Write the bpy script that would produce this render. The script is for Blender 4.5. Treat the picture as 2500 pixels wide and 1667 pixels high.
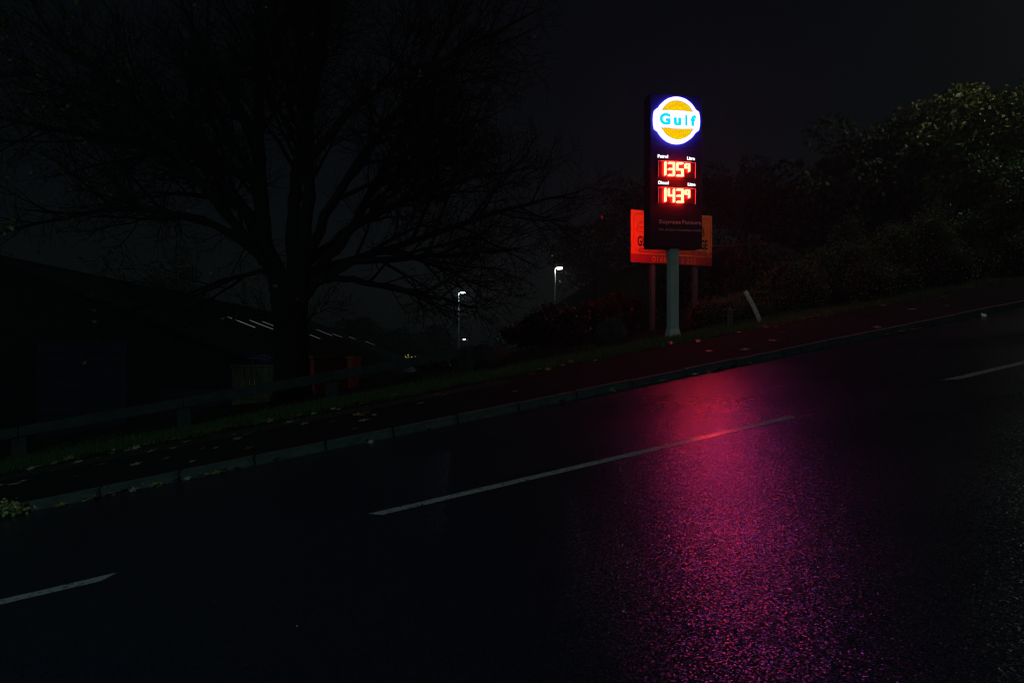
import bpy, bmesh, math, random
import numpy as np
from mathutils import Vector, Matrix

for o in list(bpy.data.objects):
    bpy.data.objects.remove(o)
scene = bpy.context.scene
COL = scene.collection
R = math.radians
rng = random.Random(7)

# ------------------------------------------------------------------ camera
cam_d = bpy.data.cameras.new('camera')
cam_d.sensor_width = 36.0
cam_d.lens = 24.0
cam_d.clip_start = 0.05
cam_d.clip_end = 3000
cam = bpy.data.objects.new('camera', cam_d)
cam.location = (0, 0, 1.5)
cam.rotation_euler = (R(90), 0, 0)
COL.objects.link(cam)
scene.camera = cam

# ------------------------------------------------------------------ night sky
world = bpy.data.worlds.new('World')
scene.world = world
world.use_nodes = True
wn, wl = world.node_tree.nodes, world.node_tree.links
wn.clear()
sky = wn.new('ShaderNodeTexSky')
sky.sky_type = 'NISHITA'
sky.sun_disc = False
sky.sun_elevation = R(28.0)
sky.sun_rotation = R(205)
bg1 = wn.new('ShaderNodeBackground'); bg1.inputs['Strength'].default_value = 0.00048
bg2 = wn.new('ShaderNodeBackground')                       # even glow of low cloud over the town
bg2.inputs['Color'].default_value = (0.75, 0.95, 1.05, 1); bg2.inputs['Strength'].default_value = 0.0009
addw = wn.new('ShaderNodeAddShader')
wo = wn.new('ShaderNodeOutputWorld')
wl.new(sky.outputs[0], bg1.inputs[0]); wl.new(bg1.outputs[0], addw.inputs[0])
wl.new(bg2.outputs[0], addw.inputs[1]); wl.new(addw.outputs[0], wo.inputs[0])

# ------------------------------------------------------------------ faint moonlight through cloud
sun_d = bpy.data.lights.new('moon_light', 'SUN')
sun_d.energy = 0.04
sun_d.angle = R(12)
sun_d.color = (0.50, 1.0, 0.95)
sun = bpy.data.objects.new('moon_light', sun_d)
sun.rotation_euler = Vector((0.35, 0.75, -0.62)).to_track_quat('-Z', 'Y').to_euler()
COL.objects.link(sun)

scene.view_settings.view_transform = 'Standard'
scene.view_settings.look = 'None'
scene.view_settings.exposure = 0
scene.view_settings.gamma = 1
scene.view_settings.use_curve_mapping = False
scene.cycles.max_bounces = 5
scene.cycles.diffuse_bounces = 2
scene.cycles.glossy_bounces = 3
scene.cycles.transmission_bounces = 2
scene.cycles.transparent_max_bounces = 4
scene.cycles.volume_bounces = 0
scene.cycles.use_denoising = True
scene.cycles.filter_width = 1.2
scene.cycles.sample_clamp_indirect = 2.0

# ------------------------------------------------------------------ helpers
def tag(o, label=None, cat=None, group=None, kind=None):
    if label: o['label'] = label
    if cat: o['category'] = cat
    if group: o['group'] = group
    if kind: o['kind'] = kind
    return o

def empty(name, loc=(0, 0, 0), rz=0.0):
    o = bpy.data.objects.new(name, None)
    o.location = loc; o.rotation_euler = (0, 0, rz)
    o.empty_display_size = 0.2
    COL.objects.link(o)
    return o

class MB:
    """collects vertices and faces for ONE mesh object"""
    def __init__(s): s.v = []; s.f = []
    def add(s, vs, fs):
        n = len(s.v)
        s.v += [tuple(p) for p in vs]
        s.f += [tuple(i + n for i in f) for f in fs]
        return s
    def box(s, x0, x1, y0, y1, z0, z1):
        return s.add([(x0,y0,z0),(x1,y0,z0),(x1,y1,z0),(x0,y1,z0),(x0,y0,z1),(x1,y0,z1),(x1,y1,z1),(x0,y1,z1)],
                     [(0,3,2,1),(4,5,6,7),(0,1,5,4),(1,2,6,5),(2,3,7,6),(3,0,4,7)])
    def frustum(s, b, t, z0, z1):
        (bx, by), (tx, ty) = b, t
        return s.add([(-bx,-by,z0),(bx,-by,z0),(bx,by,z0),(-bx,by,z0),(-tx,-ty,z1),(tx,-ty,z1),(tx,ty,z1),(-tx,ty,z1)],
                     [(0,3,2,1),(4,5,6,7),(0,1,5,4),(1,2,6,5),(2,3,7,6),(3,0,4,7)])
    def tube(s, pts, rads, n=8, cap=True):
        base = len(s.v)
        pts = [Vector(p) for p in pts]
        ref = None
        for i, p in enumerate(pts):
            d = (pts[min(i+1, len(pts)-1)] - pts[max(i-1, 0)])
            d = d.normalized() if d.length > 1e-9 else Vector((0, 0, 1))
            if ref is None:
                ref = Vector((1, 0, 0)) if abs(d.x) < 0.8 else Vector((0, 1, 0))
            a = (ref - d * ref.dot(d)).normalized(); ref = a
            b = d.cross(a)
            r = rads[i] if isinstance(rads, (list, tuple)) else rads
            for k in range(n):
                t = 2 * math.pi * k / n
                s.v.append(tuple(p + (a * math.cos(t) + b * math.sin(t)) * r))
        for i in range(len(pts) - 1):
            for k in range(n):
                a0 = base + i*n + k; a1 = base + i*n + (k+1) % n
                s.f.append((a0, a1, a1 + n, a0 + n))
        if cap:
            s.f.append(tuple(base + k for k in reversed(range(n))))
            s.f.append(tuple(base + (len(pts)-1)*n + k for k in range(n)))
        return s
    def prism(s, outline, y0, y1):
        """outline in x,z (counter-clockwise seen from -y), extruded from y0 (front) to y1 (back)"""
        n = len(outline)
        vs = [(x, y0, z) for x, z in outline] + [(x, y1, z) for x, z in outline]
        fs = [tuple(range(n)), tuple(reversed(range(n, 2*n)))]
        fs += [((i+1) % n, i, i + n, (i+1) % n + n) for i in range(n)]
        return s.add(vs, fs)
    def mesh(s, name):
        m = bpy.data.meshes.new(name)
        m.from_pydata(s.v, [], s.f); m.update()
        return m
    def build(s, name, mat, parent=None, bevel=0.0, smooth=False):
        return obj(name, s.mesh(name), mat, parent, bevel, smooth)

def obj(name, me, mat, parent=None, bevel=0.0, smooth=False):
    if bevel > 0:
        bm = bmesh.new(); bm.from_mesh(me)
        bmesh.ops.bevel(bm, geom=list(bm.edges), offset=bevel, segments=2, affect='EDGES', profile=0.6)
        bm.to_mesh(me); bm.free()
    o = bpy.data.objects.new(name, me)
    if mat is not None and not me.materials: me.materials.append(mat)
    if smooth:
        me.polygons.foreach_set('use_smooth', [True] * len(me.polygons))
    COL.objects.link(o)
    if parent: o.parent = parent
    return o

def np_obj(name, v, f, mat, parent=None):
    me = bpy.data.meshes.new(name)
    v = np.asarray(v, dtype=np.float32); f = np.asarray(f, dtype=np.int32)
    k = f.shape[1]
    me.vertices.add(len(v)); me.vertices.foreach_set('co', v.ravel())
    me.loops.add(f.size); me.loops.foreach_set('vertex_index', f.ravel())
    me.polygons.add(len(f))
    me.polygons.foreach_set('loop_start', np.arange(0, f.size, k, dtype=np.int32))
    me.polygons.foreach_set('loop_total', np.full(len(f), k, dtype=np.int32))
    me.update(calc_edges=True); me.validate()
    return obj(name, me, mat, parent)

# ------------------------------------------------------------------ materials
def mat_new(name):
    m = bpy.data.materials.new(name); m.use_nodes = True
    nt = m.node_tree
    return m, nt.nodes, nt.links, nt.nodes['Principled BSDF']

def mat(name, color, rough=0.6, metal=0.0, spec=0.5, var=0.25, scale=6.0, bump=0.0, bscale=40.0, color2=None, stretch=(1, 1, 1), coat=0.0):
    m, N, L, P = mat_new(name)
    P.inputs['Roughness'].default_value = rough
    P.inputs['Metallic'].default_value = metal
    P.inputs['Specular IOR Level'].default_value = spec
    if coat: P.inputs['Coat Weight'].default_value = coat
    tc = N.new('ShaderNodeTexCoord'); mp = N.new('ShaderNodeMapping')
    mp.inputs['Scale'].default_value = stretch
    L.new(tc.outputs['Object'], mp.inputs[0])
    nz = N.new('ShaderNodeTexNoise'); nz.inputs['Scale'].default_value = scale; nz.inputs['Detail'].default_value = 6
    L.new(mp.outputs[0], nz.inputs['Vector'])
    rp = N.new('ShaderNodeValToRGB')
    c2 = color2 or tuple(c * (1 - var) for c in color)
    rp.color_ramp.elements[0].position = 0.35; rp.color_ramp.elements[1].position = 0.68
    rp.color_ramp.elements[0].color = (*c2, 1); rp.color_ramp.elements[1].color = (*color, 1)
    L.new(nz.outputs['Fac'], rp.inputs[0]); L.new(rp.outputs[0], P.inputs['Base Color'])
    if bump > 0:
        nb = N.new('ShaderNodeTexNoise'); nb.inputs['Scale'].default_value = bscale; nb.inputs['Detail'].default_value = 4
        L.new(mp.outputs[0], nb.inputs['Vector'])
        b = N.new('ShaderNodeBump'); b.inputs['Strength'].default_value = min(1, bump); b.inputs['Distance'].default_value = 0.01
        L.new(nb.outputs['Fac'], b.inputs['Height']); L.new(b.outputs[0], P.inputs['Normal'])
    return m

def emit(name, color, strength=1.0):
    m = bpy.data.materials.new(name); m.use_nodes = True
    N, L = m.node_tree.nodes, m.node_tree.links
    N.clear()
    e = N.new('ShaderNodeEmission'); e.inputs[0].default_value = (*color, 1); e.inputs[1].default_value = strength
    out = N.new('ShaderNodeOutputMaterial'); L.new(e.outputs[0], out.inputs[0])
    return m

def leaf_mat(name, c1, c2, rough=0.45):
    m, N, L, P = mat_new(name)
    P.inputs['Roughness'].default_value = rough
    g = N.new('ShaderNodeNewGeometry')
    rp = N.new('ShaderNodeValToRGB')
    rp.color_ramp.elements[0].color = (*c1, 1); rp.color_ramp.elements[1].color = (*c2, 1)
    L.new(g.outputs['Random Per Island'], rp.inputs[0]); L.new(rp.outputs[0], P.inputs['Base Color'])
    return m

def road_mat(name, base, rough, agg, dist, spec=0.5, wet_var=0.12):
    m, N, L, P = mat_new(name)
    tc = N.new('ShaderNodeTexCoord')
    vo = N.new('ShaderNodeTexVoronoi'); vo.inputs['Scale'].default_value = agg
    L.new(tc.outputs['Object'], vo.inputs['Vector'])
    nz = N.new('ShaderNodeTexNoise'); nz.inputs['Scale'].default_value = agg * 0.45; nz.inputs['Detail'].default_value = 3
    L.new(tc.outputs['Object'], nz.inputs['Vector'])
    mx = N.new('ShaderNodeMath'); mx.operation = 'MULTIPLY_ADD'; mx.inputs[1].default_value = 1.4
    L.new(nz.outputs['Fac'], mx.inputs[0]); L.new(vo.outputs['Distance'], mx.inputs[2])
    b = N.new('ShaderNodeBump'); b.inputs['Strength'].default_value = 1.0; b.inputs['Distance'].default_value = dist
    b.invert = True
    L.new(mx.outputs[0], b.inputs['Height']); L.new(b.outputs[0], P.inputs['Normal'])
    n2 = N.new('ShaderNodeTexNoise'); n2.inputs['Scale'].default_value = 0.8; n2.inputs['Detail'].default_value = 5
    L.new(tc.outputs['Object'], n2.inputs['Vector'])
    mr = N.new('ShaderNodeMapRange'); mr.inputs['To Min'].default_value = rough - wet_var; mr.inputs['To Max'].default_value = rough + wet_var
    mr.inputs['From Min'].default_value = 0.3; mr.inputs['From Max'].default_value = 0.7
    L.new(n2.outputs['Fac'], mr.inputs[0]); L.new(mr.outputs[0], P.inputs['Roughness'])
    rp = N.new('ShaderNodeValToRGB')
    rp.color_ramp.elements[0].color = (*[c*0.6 for c in base], 1); rp.color_ramp.elements[1].color = (*[c*1.3 for c in base], 1)
    L.new(vo.outputs['Color'], rp.inputs[0]); L.new(rp.outputs[0], P.inputs['Base Color'])
    P.inputs['Specular IOR Level'].default_value = spec
    return m

def wet_road(name, base, scale, tilt, rough):
    """wet asphalt: every chipping is a small facet with its own tilt and its own shade, with dull gaps between"""
    m, N, L, P = mat_new(name)
    tc = N.new('ShaderNodeTexCoord')
    vo = N.new('ShaderNodeTexVoronoi'); vo.inputs['Scale'].default_value = scale
    L.new(tc.outputs['Object'], vo.inputs['Vector'])
    sub = N.new('ShaderNodeVectorMath'); sub.operation = 'SUBTRACT'; sub.inputs[1].default_value = (0.5, 0.5, 0.5)
    L.new(vo.outputs['Color'], sub.inputs[0])
    sc = N.new('ShaderNodeVectorMath'); sc.operation = 'SCALE'; sc.inputs['Scale'].default_value = tilt
    L.new(sub.outputs[0], sc.inputs[0])
    nz = N.new('ShaderNodeTexNoise'); nz.inputs['Scale'].default_value = scale * 0.5; nz.inputs['Detail'].default_value = 2
    L.new(tc.outputs['Object'], nz.inputs['Vector'])
    bp = N.new('ShaderNodeBump'); bp.inputs['Strength'].default_value = 1.0; bp.inputs['Distance'].default_value = 0.0016
    L.new(nz.outputs['Fac'], bp.inputs['Height'])
    ad = N.new('ShaderNodeVectorMath'); ad.operation = 'ADD'
    L.new(bp.outputs[0], ad.inputs[0]); L.new(sc.outputs[0], ad.inputs[1])
    nm = N.new('ShaderNodeVectorMath'); nm.operation = 'NORMALIZE'
    L.new(ad.outputs[0], nm.inputs[0]); L.new(nm.outputs[0], P.inputs['Normal'])
    gap = N.new('ShaderNodeMapRange'); gap.inputs['From Min'].default_value = 0.30; gap.inputs['From Max'].default_value = 0.62
    gap.inputs['To Min'].default_value = 1.0; gap.inputs['To Max'].default_value = 0.03
    L.new(vo.outputs['Distance'], gap.inputs[0]); L.new(gap.outputs[0], P.inputs['Specular IOR Level'])
    n2 = N.new('ShaderNodeTexNoise'); n2.inputs['Scale'].default_value = 0.7; n2.inputs['Detail'].default_value = 6
    L.new(tc.outputs['Object'], n2.inputs['Vector'])
    mr = N.new('ShaderNodeMapRange'); mr.inputs['From Min'].default_value = 0.3; mr.inputs['From Max'].default_value = 0.7
    mr.inputs['To Min'].default_value = rough - 0.04; mr.inputs['To Max'].default_value = rough + 0.06
    L.new(n2.outputs['Fac'], mr.inputs[0]); L.new(mr.outputs[0], P.inputs['Roughness'])
    sx = N.new('ShaderNodeSeparateColor'); L.new(vo.outputs['Color'], sx.inputs[0])
    rp = N.new('ShaderNodeValToRGB')
    rp.color_ramp.elements[0].color = (*[c*0.5 for c in base], 1); rp.color_ramp.elements[1].color = (*[c*1.5 for c in base], 1)
    L.new(sx.outputs[2], rp.inputs[0]); L.new(rp.outputs[0], P.inputs['Base Color'])
    return m

M = {}
M['road'] = wet_road('wet_asphalt', (0.015, 0.016, 0.026), 112.0, 0.26, 0.29)
M['footway'] = road_mat('footway_asphalt', (0.015, 0.016, 0.017), 0.9, 130.0, 0.0015, 0.02, 0.05)
M['patch'] = road_mat('footway_patch', (0.036, 0.039, 0.039), 0.9, 130.0, 0.0015, 0.02, 0.05)
M['paint'] = mat('road_paint', (0.50, 0.50, 0.48), 0.25, 0, 0.6, 0.35, 25)
for e_, (p_, c_) in zip(M['paint'].node_tree.nodes['Color Ramp'].color_ramp.elements, ((0.33, (0.07, 0.07, 0.075, 1)), (0.46, (0.36, 0.36, 0.35, 1)))):
    e_.position = p_; e_.color = c_
M['kerb'] = mat('kerb_concrete', (0.10, 0.11, 0.11), 0.9, 0, 0.15, 0.45, 9, 0.4, 60)
M['soil'] = mat('verge_soil', (0.014, 0.017, 0.009), 0.95, 0, 0.1, 0.5, 3, 0.6, 14)
M['grass'] = leaf_mat('grass_blades', (0.018, 0.05, 0.007), (0.05, 0.11, 0.015), 0.55)
M['bark'] = mat('tree_bark', (0.011, 0.011, 0.010), 0.9, 0, 0.05, 0.45, 5, 0.7, 16, stretch=(1, 1, 0.25))
M['twig'] = mat('twig_bark', (0.008, 0.0075, 0.007), 0.9, 0, 0.05)
M['autumn'] = leaf_mat('autumn_leaves', (0.10, 0.055, 0.012), (0.25, 0.17, 0.035), 0.5)
M['wetleaf'] = leaf_mat('fallen_leaf_skin', (0.16, 0.09, 0.03), (0.42, 0.32, 0.10), 0.4)
M['leaf_green'] = leaf_mat('broadleaf_green', (0.03, 0.06, 0.015), (0.09, 0.14, 0.04), 0.48)
M['leaf_olive'] = leaf_mat('broadleaf_olive', (0.06, 0.06, 0.015), (0.15, 0.14, 0.03), 0.5)
M['leaf_dark'] = leaf_mat('evergreen_and_unlit_dark', (0.012, 0.02, 0.009), (0.030, 0.042, 0.018), 0.65)
M['leaf_hedge'] = leaf_mat('bank_shrub', (0.06, 0.06, 0.026), (0.15, 0.14, 0.062), 0.75)
M['leaf_rust'] = leaf_mat('rusty_shrub', (0.008, 0.006, 0.003), (0.02, 0.012, 0.006), 0.5)
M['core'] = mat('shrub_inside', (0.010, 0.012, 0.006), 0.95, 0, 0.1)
M['navy'] = mat('navy_sign_panel', (0.020, 0.012, 0.040), 0.5, 0, 0.3, 0.15, 2)
M['navy_side'] = mat('navy_sign_side', (0.014, 0.014, 0.035), 0.5, 0, 0.4, 0.15, 2)
M['pole'] = mat('painted_pole', (0.68, 0.70, 0.66), 0.5, 0, 0.45, 0.18, 5, stretch=(1, 1, 0.3))
M['white_print'] = mat('white_vinyl', (0.62, 0.60, 0.62), 0.5, 0, 0.4, 0.2)
M['display'] = mat('display_backing', (0.028, 0.018, 0.05), 0.35, 0, 0.5, 0.2)
M['display_frame'] = mat('display_frame', (0.55, 0.5, 0.6), 0.4, 0, 0.5, 0.1)
M['steel'] = mat('galvanised_steel', (0.33, 0.36, 0.37), 0.5, 0.6, 0.5, 0.3, 8)
M['rail'] = mat('weathered_barrier', (0.045, 0.055, 0.055), 0.85, 0, 0.2, 0.4, 4)
M['wood'] = mat('weathered_timber', (0.11, 0.12, 0.11), 0.85, 0, 0.2, 0.4, 8, stretch=(4, 4, 0.6))
M['white_plastic'] = mat('white_plastic_post', (0.62, 0.66, 0.63), 0.5, 0, 0.4, 0.3, 12)
M['board_yellow'] = mat('billboard_yellow', (0.80, 0.21, 0.010), 0.55, 0, 0.3, 0.08, 3)
M['board_red'] = mat('billboard_red', (0.40, 0.02, 0.025), 0.55, 0, 0.3, 0.12, 3)
M['board_black'] = mat('billboard_black', (0.012, 0.010, 0.010), 0.55, 0, 0.3, 0.1)
M['board_back'] = mat('billboard_back', (0.2, 0.2, 0.2), 0.6)
M['roof'] = mat('profiled_roof_sheet', (0.025, 0.026, 0.03), 0.35, 0.0, 0.2, 0.5, 1.2, stretch=(1, 1, 1))
M['wall_dark'] = mat('dark_cladding', (0.010, 0.010, 0.013), 0.8, 0, 0.15, 0.3, 2)
M['cabinet'] = mat('stained_cream_steel', (0.15, 0.12, 0.06), 0.7, 0, 0.2, 0.7, 5, color2=(0.05, 0.04, 0.02), stretch=(3, 3, 0.35))
M['red_steel'] = mat('red_painted_steel', (0.42, 0.03, 0.02), 0.5, 0, 0.4, 0.4, 3)
M['blue_sheet'] = mat('blue_tarpaulin', (0.015, 0.022, 0.06), 0.5, 0, 0.4, 0.4, 3)
M['stone'] = mat('rough_boulder', (0.035, 0.036, 0.04), 0.9, 0, 0.2, 0.5, 5, 0.8, 12)
M['lamp_metal'] = mat('lamp_column', (0.42, 0.44, 0.45), 0.45, 0.3, 0.5, 0.2)
M['house'] = mat('house_render', (0.12, 0.11, 0.10), 0.8)
M['house_roof'] = mat('house_slates', (0.03, 0.03, 0.035), 0.7)
M['glass_dark'] = mat('dark_pane', (0.01, 0.01, 0.012), 0.1)
M['far_ground'] = M['soil']

E = {}
E['emblem_white'] = emit('emblem_white_light', (0.080, 0.076, 1.0), 16.5)
E['emblem_yellow'] = emit('emblem_yellow_light', (0.95, 0.56, 0.0), 1.0)
E['emblem_cyan'] = emit('emblem_cyan_light', (0.0, 0.80, 1.0), 1.0)
E['led'] = emit('red_led', (1.0, 0.0155, 0.0075), 78.0)
E['caption'] = emit('caption_light', (0.95, 0.9, 1.0), 1.6)
E['led_rear'] = emit('red_led_rear', (1.0, 0.0085, 0.003), 40.0)
E['emblem_rear'] = emit('emblem_white_rear', (0.13, 0.115, 1.0), 9.0)
E['lamp_cool'] = emit('cool_lamp', (0.80, 1.0, 1.0), 40.0)
E['lamp_warm'] = emit('neutral_lamp', (1.0, 1.0, 0.86), 40.0)
E['far_lamp'] = emit('far_lamp', (1.0, 0.95, 0.8), 10.0)
E['roof_glint'] = emit('roof_glint_glow', (0.9, 0.95, 1.0), 0.13)  # faint emission standing in for lamp reflections on the roof ribs
E['window'] = emit('lit_window', (1.0, 0.75, 0.25), 0.5)

for k, m_ in E.items():      # only the front of the sign is sampled as a light; small or distant glows need not be
    m_.cycles.emission_sampling = 'FRONT' if k in ('led', 'emblem_white') else 'NONE'

# ------------------------------------------------------------------ the hill: a road that climbs to the right
AZ = R(74.45)
UX, UY = math.sin(AZ), math.cos(AZ)          # up the road
VX, VY = -UY, UX                             # across it, away from the camera
SLOPE = 0.17
V_NEAR, V_MID, V_KERB = 1.35, 5.73, 9.66
V_BACK = 13.1

def lift(u):
    """height gained along the road: 17 per cent, levelling out at both ends"""
    lo, hi, k = -26.0, 48.0, 10.0
    if u < lo: return SLOPE * (lo - k * (1 - math.exp((u - lo) / k)))
    if u > hi: return SLOPE * (hi + k * (1 - math.exp(-(u - hi) / k)))
    return SLOPE * u

def P(u, v, h=0.0):
    return (UX * u + VX * v, UY * u + VY * v, lift(u) + h)

def uv(x, y):
    return UX * x + UY * y, VX * x + VY * y

def sst(a, b, x):
    t = max(0.0, min(1.0, (x - a) / (b - a)))
    return t * t * (3 - 2 * t)

def ground_h(u, v):
    """natural ground: verge beside the road, a yard below the terrace on the left, the hill on the right"""
    n = 0.06 * math.sin(u * 1.7 + v * 0.6) + 0.05 * math.sin(v * 2.3 - u * 0.7)
    if v < V_BACK:
        if v > 0: return lift(u) - 0.12
        return lift(u) + 0.1 - 0.02
    z = lift(u) + 0.185 + 0.03 * min(1.0, (v - V_BACK))
    far = math.hypot(u, v)
    z += n * sst(V_BACK + 0.4, 18, v)
    yard = -4.0 + 1.5 * n
    w = sst(19.5, 25.0, v) * (1 - sst(5.0, 16.0, u - 0.30 * (v - 15)))
    bank = sst(13.6, 19.0, v) * sst(9.5, 14.0, u) * 1.3            # planted bank on the right
    wood = sst(17, 60, v) * sst(12, 40, u) * 3.0
    return (z + bank + wood) * (1 - w) + yard * w

def gz(x, y):
    return ground_h(*uv(x, y))

# ground: one sheet out to the horizon
def axis(bands):
    out = []
    for a, b, n in bands:
        out += [a + (b - a) * i / n for i in range(n)]
    return out + [bands[-1][1]]
us = axis([(-900, -120, 10), (-120, -30, 18), (-30, 40, 100), (40, 120, 20), (120, 900, 10)])
vs_ = axis([(-600, -60, 6), (-60, -2, 8), (-2, 0.5, 2), (0.5, 12.6, 4), (12.6, 30, 46), (30, 90, 24), (90, 1200, 12)])
gm = MB()
for v in vs_:
    for u in us:
        x, y, _ = P(u, v)
        gm.v.append((x, y, ground_h(u, v)))
nu = len(us)
for j in range(len(vs_) - 1):
    for i in range(nu - 1):
        a = j * nu + i
        gm.f.append((a, a + 1, a + nu + 1, a + nu))
tag(gm.build('ground', M['soil'], smooth=True), kind='structure')

def strip(name, v0, v1, h, material, u0=-60, u1=110, n=170, h1=None, nv=1):
    m = MB()
    for i in range(n + 1):
        u = u0 + (u1 - u0) * i / n
        for j in range(nv + 1):
            t = j / nv
            m.v.append(P(u, v0 + (v1 - v0) * t, h + ((h1 if h1 is not None else h) - h) * t))
    k = nv + 1
    for i in range(n):
        for j in range(nv):
            a = i * k + j
            m.f.append((a, a + k, a + k + 1, a + 1))
    return tag(m.build(name, material), kind='structure')

road = strip('road', V_NEAR, V_KERB, 0.0, M['road'])
foot_far = strip('footway', V_KERB + 0.15, V_BACK, 0.115, M['footway'], h1=0.185)
foot_near = strip('footway', -1.6, V_NEAR - 0.15, 0.16, M['footway'], h1=0.115)
# resurfaced trench along the back of the footway
strip('footway_repair', V_BACK - 0.95, V_BACK - 0.25, 0.171, M['patch'], u0=-14, u1=3.4, n=30, h1=0.185)

# centre line: 4 m marks, 2 m gaps, ragged ends
for k in range(-3, 8):
    u0 = 0.42 + 6.0 * k; u1 = u0 + 4.05
    m = MB(); n = 40
    for i in range(n + 1):
        u = u0 + (u1 - u0) * i / n
        e = 0.006
        sh = 0.05 * (1 if i == 0 else 0) - 0.04 * (1 if i == n else 0)
        m.v.append(P(u + sh, V_MID - 0.068 + rng.uniform(-e, e), 0.004))
        m.v.append(P(u - sh, V_MID + 0.068 + rng.uniform(-e, e), 0.004))
    for i in range(n):
        a = 2 * i
        m.f.append((a, a + 2, a + 3, a + 1))
    m.build('centre_line_mark', M['paint'], road)

# kerbs, stone by stone
def kerb(v0, v1, u0, u1):
    root = tag(empty('kerb', P((u0 + u1) / 2, (v0 + v1) / 2, 0)), kind='structure')
    L = 0.915
    th = math.atan(SLOPE)
    m = MB(); m.box(-L/2 / math.cos(th) + 0.006, L/2 / math.cos(th) - 0.006, -0.075, 0.075, -0.12, 0.118)
    me = m.mesh('kerb_stone')
    bm = bmesh.new(); bm.from_mesh(me)
    bmesh.ops.bevel(bm, geom=list(bm.edges), offset=0.014, segments=2, affect='EDGES')
    bm.to_mesh(me); bm.free(); me.materials.append(M['kerb'])
    rot = Matrix.Rotation(math.pi/2 - AZ, 4, 'Z') @ Matrix.Rotation(-th, 4, 'Y')
    k = 0; u = u0
    while u < u1:
        o = bpy.data.objects.new('kerb_stone', me)
        COL.objects.link(o); o.parent = root
        p = Vector(P(u + L/2, (v0 + v1)/2 + rng.uniform(-0.006, 0.006), rng.uniform(-0.006, 0.004)))
        o.matrix_world = Matrix.Translation(p - Vector(root.location)) @ rot
        u += L
    return root
kerb(V_KERB, V_KERB + 0.15, -10, 38)
kerb(V_NEAR - 0.15, V_NEAR, -8, 12)

# ------------------------------------------------------------------ text and flat print
def text_mesh(s, size, bold=0.0, depth=0.002, sx=1.0, align='LEFT', spacing=1.0):
    c = bpy.data.curves.new('letters', 'FONT')
    c.body = s; c.size = size; c.extrude = depth; c.offset = bold; c.align_x = align; c.space_character = spacing
    c.resolution_u = 4
    o = bpy.data.objects.new('letters', c); COL.objects.link(o)
    dg = bpy.context.evaluated_depsgraph_get()
    me = bpy.data.meshes.new_from_object(o.evaluated_get(dg))
    bpy.data.objects.remove(o); bpy.data.curves.remove(c)
    me.transform(Matrix.Diagonal((sx, 1, 1, 1)))
    me.transform(Matrix.Rotation(math.pi/2, 4, 'X'))       # text plane x,y -> x,z, facing -y
    return me

def put_text(name, s, size, x, z, y, material, parent, **kw):
    """kw fit=(width): scale the text to this width"""
    fit = kw.pop('fit', None)
    me = text_mesh(s, size, **kw)
    co = np.array([v.co for v in me.vertices])
    if fit:
        me.transform(Matrix.Diagonal((fit / (co[:, 0].max() - co[:, 0].min()), 1, 1, 1)))
        co = np.array([v.co for v in me.vertices])
    me.transform(Matrix.Translation((x - (co[:, 0].min() if kw.get('align', 'LEFT') == 'LEFT' else 0), y, z)))
    me.materials.clear()
    return obj(name, me, material, parent)

def circle_pts(r, n=48, a0=0.0, a1=2*math.pi, cx=0, cz=0):
    return [(cx + r*math.cos(a0 + (a1-a0)*i/n), cz + r*math.sin(a0 + (a1-a0)*i/n)) for i in range(n)]

# seven-segment digits with rounded strokes
SEG = {'a': ((0, 2), (1, 2)), 'b': ((1, 2), (1, 1)), 'c': ((1, 1), (1, 0)), 'd': ((0, 0), (1, 0)),
       'e': ((0, 0), (0, 1)), 'f': ((0, 1), (0, 2)), 'g': ((0, 1), (1, 1))}
DIG = {'1': 'bc', '3': 'abgcd', '4': 'fgbc', '5': 'afgcd', '9': 'abfgc', '2': 'abged'}
def capsule(m, p, q, r, y0, y1, n=6):
    a = math.atan2(q[1]-p[1], q[0]-p[0])
    pts = [(q[0] + r*math.cos(a - math.pi/2 + math.pi*i/n), q[1] + r*math.sin(a - math.pi/2 + math.pi*i/n)) for i in range(n+1)]
    pts += [(p[0] + r*math.cos(a + math.pi/2 + math.pi*i/n), p[1] + r*math.sin(a + math.pi/2 + math.pi*i/n)) for i in range(n+1)]
    m.prism(pts, y0, y1)
def digit(ch, x, z, w, h, r, y, parent, led, depth=0.065):
    m = MB(); k = 0
    for s in DIG[ch]:
        (ax, az), (bx, bz) = SEG[s]
        capsule(m, (x + ax*w, z + az*h/2), (x + bx*w, z + bz*h/2), r, y - depth - 0.0004*k, y)
        k += 1
    return m.build('price_digit', led, parent)

# ------------------------------------------------------------------ fuel price sign
S_AZ = R(80.5)                                    # the direction its face runs
S_D = 16.4
sx0, sy0 = (1651 - 1250) / 1667 * S_D, S_D
s_base = gz(sx0, sy0)
sign = tag(empty('fuel_price_sign', (sx0, sy0, s_base), math.pi/2 - S_AZ),
           'tall navy fuel price sign on a grey pole with round lit emblem and red prices', 'price sign')
ZB = lambda py: 1.5 + (833.5 - py) / 1667 * S_D - s_base        # height above the base
HW, DEP = 0.665, 0.42
z0, z1 = ZB(605), ZB(232)
FY = 0.0                                                        # front face
cab = MB().box(-HW, HW, FY, FY + DEP, z0, z1).build('cabinet', M['navy_side'], sign, bevel=0.02)
for a, b, nm in ((z0 + 0.015, ZB(526), 'lower_panel'), (ZB(526) + 0.008, ZB(360), 'price_panel'), (ZB(360) + 0.008, z1 - 0.015, 'emblem_panel')):
    for side in (0, 1):
        m = MB()
        if side == 0: m.box(-HW + 0.02, HW - 0.02, FY - 0.012, FY - 0.002, a, b)
        else: m.box(-HW + 0.02, HW - 0.02, FY + DEP + 0.002, FY + DEP + 0.012, a, b)
        m.build(nm, M['navy'], sign)
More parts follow.
